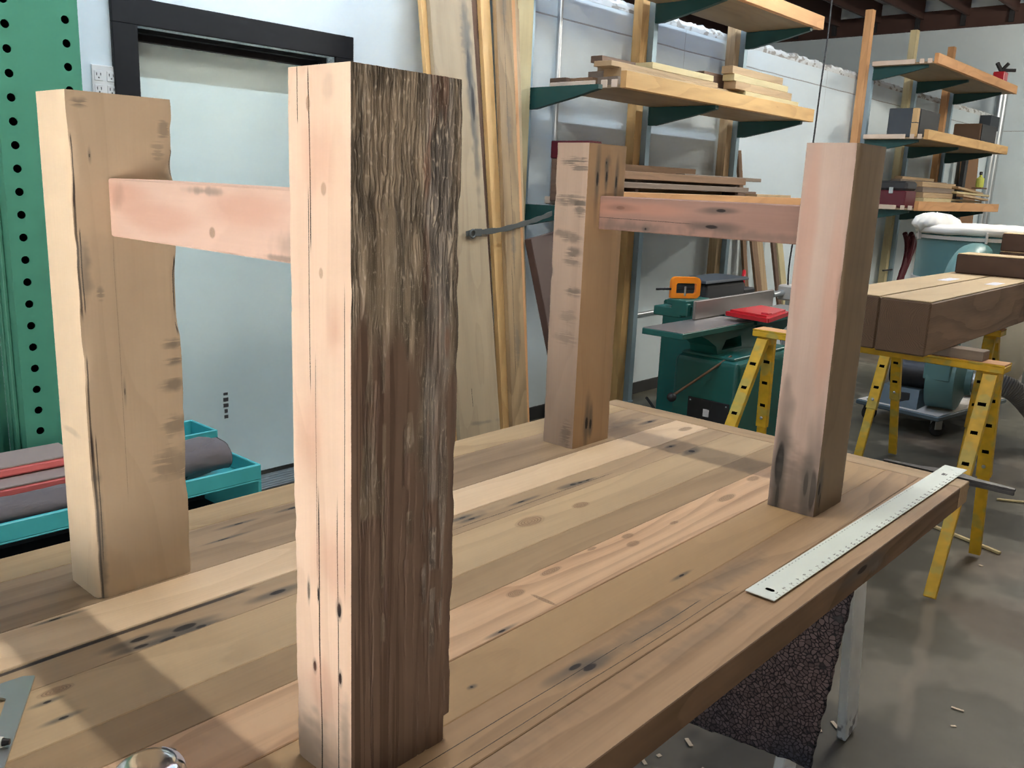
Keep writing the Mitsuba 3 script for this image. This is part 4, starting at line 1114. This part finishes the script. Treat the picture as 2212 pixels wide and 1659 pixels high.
def yellow_trestle(x, y0, y1, zt, dl, dr, label):
    t = thing('yellow_trestle', label, 'trestle', 'yellow folding trestles')
    put('beam', cat([bx(x - 0.055, x + 0.055, y0, y1, zt - 0.036, zt - 0.008, 0.003), bx(x - 0.055, x - 0.051, y0, y1, zt - 0.008, zt - 0.001, 0.001), bx(x + 0.051, x + 0.055, y0, y1, zt - 0.008, zt - 0.001, 0.001)]), 'yellow_paint', t)
    bar(t, 'top_board', x - 0.05, x + 0.05, y0 + 0.002, y1 - 0.002, zt - 0.0078, zt, ORANGE, 'y')
    for y, s in ((y0 + 0.05, 1), (y1 - 0.05, -1)):
        put('hinge_plate', bx(x - 0.04, x + 0.04, y - 0.03, y + 0.03, zt - 0.075, zt - 0.0365, 0.003), 'yellow_paint', t)
        for d in (-1, 1):
            top = np.array([x + d * 0.035, y, zt - 0.05])
            foot = np.array([x + (-dl if d < 0 else dr), y - s * 0.02, 0.0])
            mid = top + (foot - top) * 0.55
            nn = unit(np.cross([0, 1, 0], foot - top)) * 0.019
            Rl = ax(foot - top, [0, 1, 0])
            g = lambda p, q, w, tk: place(cbox(np.linalg.norm(q - p), w, tk, 0.002), Rl, (p + q) / 2)
            lg = put('leg', g(top, mid, 0.055, 0.030), 'yellow_paint', t)
            put('leg_extension', g(mid - (foot - top) * 0.08, foot + [0, 0, 0.012], 0.045, 0.020), 'yellow_paint', lg)
            out = unit(np.cross(foot - top, [0, 1, 0]))
            out = out if out[0] * 1 < 0 else -out
            for fr, w in ((0.14, 0.030), (0.27, 0.026), (0.41, 0.026)):
                p = top + (foot - top) * fr + out * 0.0152
                put('slot', place(cbox(0.014, w, 0.0012, 0), Rl, p), 'hole_black', lg)
            p = top + (foot - top) * 0.49 + out * 0.0155
            put('bolt', place(lathe([(0, 0), (0.008, 0), (0.008, 0.004), (0.005, 0.007), (0, 0.007)], 10), frame(out), p), 'galvanised', lg)
    return t


yellow_trestle(3.42, 0.345, 1.43, 0.862, 0.50, 0.10, 'nearer yellow trestle, its end sticking out below the timbers')
yellow_trestle(4.50, 0.62, 1.20, 0.862, 0.305, 0.305, 'farther yellow trestle under the timbers in front of the dust collector')
TB1 = wd((0.22, 0.145, 0.095), (0.06, 0.035, 0.022), 0.45, 6, 20)
TB2 = wd((0.075, 0.045, 0.032), (0.045, 0.027, 0.02), 0.4, 8, 30)
TBT = wd((0.64, 0.50, 0.31), (0.52, 0.39, 0.235), 0.35, 4, 14)


def big_timber(name, x0, x1, y0, y1, z0, z1, label, grain='x'):
    t = thing(name, label, 'timber', 'heavy timbers on the yellow trestles')
    bar(t, 'core', x0, x1, y0, y1, z0, z1 - 0.004, TB1 if grain == 'x' else TB2, grain, bev=0.006)
    bar(t, 'planed_top', x0 + 0.003, x1 - 0.003, y0 + 0.003, y1 - 0.003, z1 - 0.0041, z1, TBT, grain, bev=0.001, label='freshly planed pale top face')
    return t


t1 = big_timber('heavy_timber', 3.03, 5.9, 0.552, 0.742, 0.9025, 1.115, 'front square timber with a planed pale top, on the yellow trestles')
put('paper_tag', bx(4.05, 4.22, 0.585, 0.635, 1.115, 1.1157, 0), 'paper_white', t1, label='white paper tag')
t2 = big_timber('heavy_timber', 3.05, 5.9, 0.750, 0.955, 0.9025, 1.115, 'second square timber lying beside the front one')
put('paper_tag', bx(4.04, 4.24, 0.79, 0.84, 1.115, 1.1157, 0), 'paper_white', t2, label='white paper tag')
big_timber('heavy_timber', 4.59, 4.80, -0.6, 0.92, 1.1165, 1.22, 'dark timber laid across the ends of the other timbers', 'y')
big_timber('heavy_timber', 5.19, 5.40, -0.7, 0.862, 1.1165, 1.219, 'second dark timber laid across, behind the first', 'y')
big_timber('heavy_timber', 5.195, 5.39, -0.7, 0.862, 1.2205, 1.322, 'topmost dark timber at the right edge', 'y')
for i, x in enumerate((3.42, 4.5)):
    k = bar(None, 'wood_offcut', x - 0.045, x + 0.045, 0.43 if i == 0 else 0.66, 1.05, 0.8625, 0.902, GREYBR, 'y')
    tag(k, ['grey wood block on the end of the nearer yellow trestle', 'grey packing block on the farther yellow trestle'][i], 'offcut')

# ------------------------------------------------------------------ dust collector
dc = thing('dust_collector', 'teal dust collector on a wheeled base behind the timbers', 'dust collector')
Rc = rotz(-9)
bo = np.array([5.362, 1.096, 0.0])
put('base', place(bx(0, 1.0, 0, 0.57, 0.118, 0.15, 0.006), Rc, bo), 'dust_blue', dc, label='flat wheeled base plate')
put('base_board', place(bx(0.01, 0.99, 0.01, 0.56, 0.1505, 0.153, 0.001), Rc, bo), 'grey_band', dc)
for x, y in ((0.10, 0.05), (0.90, 0.05), (0.10, 0.52), (0.90, 0.52)):
    p = Rc @ np.array([x, y, 0]) + bo
    w = put('caster', place(lathe([(0, -0.016), (0.040, -0.016), (0.052, -0.01), (0.052, 0.01), (0.040, 0.016), (0, 0.016)], 24), frame([0.6, 0.8, 0]), p + [0.01, 0, 0.052]), 'black_rubber', dc, 40)
    put('fork', place(cat([bx(-0.03, 0.02, -0.026, -0.020, 0.05, 0.117, 0.002), bx(-0.03, 0.02, 0.020, 0.026, 0.05, 0.117, 0.002), bx(-0.03, 0.02, -0.026, 0.026, 0.108, 0.117, 0.002)]), frame([0.6, 0.8, 0])[:, [1, 2, 0]] * 1.0 if False else rotz(-37), p), 'galvanised', w)
Rb = frame([0.10, -1, 0.0])
bc = np.array([5.62, 1.25, 0.365])
hs = put('blower_housing', place(lathe([(0, 0), (0.20, 0), (0.205, 0.004), (0.205, 0.17), (0.19, 0.18), (0.13, 0.20), (0.10, 0.215), (0.095, 0.25), (0, 0.25)], 40), Rb, bc), 'dust_teal', dc, 40, label='round teal blower housing')
put('inlet', place(lathe([(0.06, 0), (0.075, 0), (0.075, 0.09), (0.09, 0.095), (0.09, 0.105), (0.06, 0.105), (0.06, 0)], 24), Rb, bc + Rb[:, 2] * 0.245), 'galvanised', hs, 40)
put('motor', cat([place(lathe([(0, 0), (0.085, 0), (0.095, 0.02), (0.095, 0.24), (0, 0.24)], 24), Rb, bc - Rb[:, 2] * 0.245)]), 'black_plastic', dc, 40, label='black motor behind the blower')
ped = hull_pts([(5.44, 1.26, 0.1535), (5.76, 1.26, 0.1535), (5.48, 1.60, 0.1535), (5.76, 1.60, 0.1535), (5.52, 1.28, 0.268), (5.70, 1.28, 0.268), (5.54, 1.52, 0.268), (5.70, 1.52, 0.268)])
pd = put('pedestal', ped, 'dust_blue', dc, label='blue grey motor pedestal')
put('switch_plate', place(bx(-0.045, 0.045, -0.003, 0.003, -0.036, 0.036, 0.002), rotz(-83), (5.475, 1.37, 0.212)), 'box_black', pd)
put('volute', bx(5.42, 5.56, 1.085, 1.245, 0.37, 0.62, 0.006), 'dust_teal', hs)
rc = np.array([6.45, 1.30, 0.0])
RR = 0.40
put('collar', place(lathe([(RR - 0.01, 0.93), (RR, 0.93), (RR + 0.012, 0.94), (RR, 0.95), (RR, 1.235), (RR + 0.012, 1.245), (RR, 1.26), (RR - 0.01, 1.26), (RR - 0.01, 0.93)], 56), None, rc), 'dust_teal', dc, 40, label='teal drum collar')
for z0, z1, nm in ((1.228, 1.252, 'upper_band'), (0.925, 0.955, 'lower_band')):
    put(nm, place(lathe([(RR + 0.002, z0), (RR + 0.016, z0), (RR + 0.016, z1), (RR + 0.002, z1), (RR + 0.002, z0)], 56), None, rc), 'grey_band', dc, 40, label='pale clamping band')


def bag(zs, rs, seed, amp, n=72):
    V = []
    a = np.linspace(0, 2 * np.pi, n, endpoint=False)
    for z, r in zip(zs, rs):
        q = np.stack([np.cos(a) * 3, np.sin(a) * 3, np.full(n, z * 9)], 1)
        rr = r * (1 + amp * (meshkit.fbm(q, 3, seed) - 0.5))
        V.append(np.stack([np.cos(a) * rr, np.sin(a) * rr, z + amp * 0.15 * (meshkit.fbm(q * 1.3, 3, seed + 3) - 0.5)], 1))
    V = np.vstack(V)
    F = []
    for i in range(len(zs) - 1):
        for b in range(n):
            p, q = i * n + b, i * n + (b + 1) % n
            F += [[p, q, q + n], [p, q + n, p + n]]
    V = np.vstack([V, [[0, 0, zs[-1]], [0, 0, zs[0]]]])
    m = len(V) - 2
    for b in range(n):
        F += [[m - n + b, m - n + (b + 1) % n, m], [(b + 1) % n, b, m + 1]]
    return trimesh.Trimesh(V, F, process=False)


up = bag([1.262, 1.275, 1.30, 1.325, 1.335, 1.33], [RR + .01, RR + .025, RR + .03, RR - 0.0, RR * .6, RR * .2], 3, 0.10)
put('filter_bag', cat([place(up, None, rc), place(bag([1.29, 1.32, 1.36, 1.39, 1.40], [.13, .16, .14, .09, .03], 8, 0.35), None, rc + [-0.22, 0.24, 0.0])]), 'white_cloth', dc, True, label='slumped white cloth filter bag')
for an in (200, 250, 300, 20, 70, 130):
    a_ = math.radians(an)
    put('bag_clip', place(bx(-0.012, 0.012, -0.008, 0.008, 1.215, 1.29, 0.003), rotz(an), rc + [(RR + .024) * math.cos(a_), (RR + .024) * math.sin(a_), 0]), 'grey_band', dc)
put('waste_bag', place(bag([0.18, 0.2, 0.35, 0.6, 0.85, 0.924], [.30, .36, RR + .01, RR + .02, RR, RR - .002], 12, 0.08), None, rc), 'clear_bag', dc, True, label='pale lower waste bag')
eb = [(5.49, 1.165, 0.62), (5.50, 1.165, 0.80), (5.54, 1.165, 0.98), (5.66, 1.165, 1.10), (5.82, 1.17, 1.14), (6.12, 1.20, 1.14)]
put('duct', tube(curve(eb, 26), 0.085, 20), 'dust_teal', dc, 40, label='curved teal duct from blower to drum')
for x, y in ((7.0, 0.98), (6.2, 1.52), (6.3, 0.76)):
    put('stand_leg', cyl((x, y, 0.0), (x, y, 0.93), 0.018, 12), 'galvanised', dc, 40)
put('stand_brace', cyl((7.0, 0.98, 0.45), (6.2, 1.52, 0.45), 0.012, 8), 'galvanised', dc, 40)
hz = []
path = curve([bc + Rb[:, 2] * 0.345, bc + Rb[:, 2] * 0.47 + [0.01, 0, -0.02], (5.75, 0.62, 0.18), (5.62, 0.40, 0.078), (5.2, 0.10, 0.07), (4.7, -0.3, 0.07)], 150)
hoz = cat([place(trimesh.creation.torus(0.060, 0.0075, 20, 8), frame(d), p) for p, d in zip(path[::1], np.gradient(path, axis=0)[::1])])
hs2 = tube(path, 0.060, 18)
hb = thing('flexible_hose', 'grey corrugated hose running from the dust collector inlet', 'hose')
put('wall', hs2, 'hose_grey', hb, 40)
put('ribs', hoz, 'hose_grey', hb, 40, kind='stuff')

# ------------------------------------------------------------------ floor bits, corner things
p, q = np.array([3.757, 0.653, 0.007]), np.array([3.625, 0.300, 0.007])
k = board(None, 'wood_stick', float(np.linalg.norm(q - p)), 0.018, 0.012, (p + q) / 2, ax(q - p, [1, 0, 0]), PALE)
tag(k, 'thin pale stick on the floor under the yellow trestle legs', 'stick')
k = board(None, 'wood_stick', 0.24, 0.012, 0.01, (4.46, 0.40, 0.006), ax([0.5, -0.86, 0], [1, 0, 0]), PALE)
tag(k, 'short pale stick on the floor at the right edge', 'stick')
ch = []
for i in range(46):
    x, y = 1.25 + 0.65 * rng.random(), 0.30 + 0.5 * rng.random()
    if i > 32:
        x, y = 2.0 + 3.2 * rng.random(), -0.5 + 1.1 * rng.random()
    m = cbox(0.012 + 0.03 * rng.random(), 0.006 + 0.006 * rng.random(), 0.002, 0)
    m.vertices[:, 2] += 8.0 * m.vertices[:, 0] ** 2
    ch.append(place(m, rotz(360 * rng.random()), (x, y, 0.0015)))
k = put('wood_shavings', cat(ch), 'chip_pale')
tag(k, 'scattered pale wood shavings on the concrete', 'shavings', kind='stuff')
pn = board(None, 'hardboard_sheet', 2.05, 0.72, 0.02, (12.18, 2.98, 1.03), ax([0.02, 0.06, 1], [1, 0, 0]), wd((0.25, 0.13, 0.06), (0.18, 0.09, 0.04), 0.3, 3, 8))
tag(pn, 'brown sheet standing on end in the far corner', 'sheet')
k = put('black_bar', bx(11.55, 11.66, 2.90, 2.95, 0, 2.1, 0.004), 'box_black')
tag(k, 'black bar standing beside the brown sheet in the far corner', 'bar')
rg = [curve([(9.72 + .03 * i, 2.90 - .012 * i, 1.12 - .03 * (i % 3)), (9.80 + .035 * (i % 4), 2.88 - .01 * i, 0.95), (9.76 + .04 * (i % 3), 2.88, 0.75), (9.70 + .03 * i, 2.90, 0.55 + .03 * (i % 2))], 16) for i in range(5)]
k = put('red_cord_bundle', cat([tube(r_, 0.028, 8) for r_ in rg]), 'dark_red', smooth=30)
tag(k, 'red cord bundle hanging from the middle post of the far rack', 'cord')
k = put('hook_rail', bx(9.3, 9.58, 2.93, 2.945, 0.72, 0.735, 0.002), 'box_black')
tag(k, 'short black rail on the far rack post above the timbers', 'rail')

# ------------------------------------------------------------------ green post and teal trays by the door
gp_ = thing('green_rack_post', 'green steel post with two columns of round holes, left of the door', 'post')
gx0, gx1, gy = 0.535, 0.79, 2.55
holes = []
face = sg.box(gx0, 0.0, gx1, 2.45)
for i in range(34):
    z = 0.06 + 0.0705 * i
    holes += [sg.Point(gx0 + 0.036 - 0.0 + 0.012 * (1 - i / 34), z).buffer(0.0125, 5), sg.Point(gx0 + 0.215, z + 0.038).buffer(0.0125, 5)]
from shapely.ops import unary_union
put('web', prism(face.difference(unary_union(holes)), 0.004, XZ, (0, gy + 0.004, 0)), 'green_enamel', gp_, label='perforated green face')
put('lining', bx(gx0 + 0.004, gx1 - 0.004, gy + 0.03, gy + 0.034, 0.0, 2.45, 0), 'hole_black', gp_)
put('flange', cat([bx(gx0, gx0 + 0.004, gy + 0.004, gy + 0.16, 0, 2.45, 0.001), bx(gx0 - 0.012, gx0, gy + 0.05, gy + 0.075, 0, 2.45, 0.004), bx(gx0 - 0.010, gx0, gy + 0.10, gy + 0.12, 0, 2.45, 0.004), bx(gx0 - 0.16, gx0, gy + 0.16, gy + 0.164, 0, 2.45, 0.001), bx(gx1 - 0.004, gx1, gy + 0.004, gy + 0.16, 0, 2.45, 0.001)]), 'green_enamel', gp_, label='ribbed glossy side flange')

tc_ = thing('tool_tray_cabinet', 'turquoise steel cabinet with an open tray top beside the door', 'cabinet')
TX0, TX1, TY0, TY1, TT = -0.9, 1.13, 2.105, 2.49, 0.50
put('tray', cat([bx(TX0, TX1, TY0, TY0 + 0.014, TT - 0.055, TT, 0.003), bx(TX0, TX1, TY1 - 0.012, TY1, TT - 0.055, TT, 0.003), bx(TX1 - 0.012, TX1, TY0, TY1, TT - 0.055, TT, 0.003), bx(TX0, TX0 + 0.012, TY0, TY1, TT - 0.055, TT, 0.003), bx(TX0, TX1, TY0, TY1, TT - 0.060, TT - 0.055, 0.002)]), 'teal_enamel', tc_, label='turquoise tray with a raised rim')
put('side', bx(TX1 - 0.012, TX1, TY0, TY1, 0.0, TT - 0.0605, 0.002), 'teal_enamel', tc_)
put('side', bx(TX0, TX0 + 0.012, TY0, TY1, 0.0, TT - 0.0605, 0.002), 'teal_enamel', tc_)
put('lower_shelf', bx(TX0 + 0.0125, TX1 - 0.0125, TY0 + 0.004, TY1, 0.26, 0.275, 0.002), 'box_black', tc_)
put('back', bx(TX0 + 0.0125, TX1 - 0.0125, TY1 - 0.01, TY1 - 0.001, 0.0, TT - 0.0605, 0.002), 'box_black', tc_)
put('rear_tray', cat([bx(TX0, 1.22, 2.55, 2.562 - 0.002, TT - 0.05, TT + 0.01, 0.003), bx(1.208, 1.22, 2.55, 2.75, TT - 0.05, TT + 0.01, 0.003), bx(0.82, 1.22, 2.738, 2.75, TT - 0.05, TT + 0.01, 0.003), bx(0.82, 1.22, 2.55, 2.75, TT - 0.06, TT - 0.05, 0.002), bx(1.19, 1.215, 2.56, 2.585, 0, TT - 0.06, 0.002), bx(1.19, 1.215, 2.71, 2.735, 0, TT - 0.06, 0.002), bx(0.83, 0.855, 2.71, 2.735, 0, TT - 0.06, 0.002)][1:] + [bx(0.82, 1.22, 2.55, 2.56, TT - 0.05, TT + 0.01, 0.003)]), 'teal_enamel', tc_, label='smaller rear tray')
k = put('blue_tin', bx(0.99, 1.05, 2.64, 2.70, TT - 0.0495, TT + 0.045, 0.004), 'blue_plastic')
tag(k, 'small blue tin in the rear tray behind the cream leg', 'tin')
for i, (y, z, nm) in enumerate(((2.29, 0.515, 'nearer'), (2.37, 0.552, 'farther'))):
    s = thing('padded_slab', f'{nm} of two long slabs with coral red edges lying in the turquoise tray', 'slab')
    put('core', bx(-0.85, 0.62, y - 0.02, y + 0.14, z, z + 0.028, 0.006), 'coral_foam', s, label='coral red edge')
    put('top', bx(-0.848, 0.618, y - 0.018, y + 0.138, z + 0.0282, z + 0.034, 0.002), 'taupe_board', s, label='dull taupe top')
for i, (x0, x1, y, z, lab) in enumerate(((-0.7, 0.56, 2.196, 0.503, 'long grey felt roll lying along the front of the turquoise tray'), (0.64, 1.06, 2.245, 0.515, 'loose grey felt roll at the right end of the turquoise tray'))):
    fr = thing('felt_roll', lab, 'roll')
    n = 60
    xs = np.linspace(x0, x1, n)
    aa = np.linspace(0, 2 * np.pi, 26, endpoint=False)
    V = []
    for x in xs:
        q = np.stack([np.full(26, x * 9), np.cos(aa) * 1.5 + i * 5, np.sin(aa) * 1.5], 1)
        r0 = (0.045 if i == 0 else 0.058) * (1 + 0.45 * (meshkit.fbm(q, 3, 17) - 0.5))
        V.append(np.stack([np.full(26, x), y + np.cos(aa) * r0 * 1.25, z + np.sin(aa) * r0 * 0.9 + (0.012 * math.sin(x * 14) if i else 0)], 1))
    V = np.vstack(V)
    F = [[a * 26 + b, a * 26 + (b + 1) % 26, (a + 1) * 26 + (b + 1) % 26] for a in range(n - 1) for b in range(26)] + [[a * 26 + b, (a + 1) * 26 + (b + 1) % 26, (a + 1) * 26 + b] for a in range(n - 1) for b in range(26)]
    V = np.vstack([V, [[x0, y, z], [x1, y, z]]])
    F += [[len(V) - 2, (b + 1) % 26, b] for b in range(26)] + [[len(V) - 1, (n - 1) * 26 + b, (n - 1) * 26 + (b + 1) % 26] for b in range(26)]
    put('wrap', trimesh.Trimesh(V, np.array(F)[:, ::-1], process=False), 'grey_felt', fr, True)
    if i:
        for xx in (0.72, 0.9):
            put('fold', place(lathe([(0.060, 0), (0.068, 0.02), (0.066, 0.10), (0.056, 0.13), (0.05, 0.06), (0.060, 0)], 24), frame([1, 0.15, 0.05]), (xx, y, z + 0.004)), 'grey_felt', fr, 40)
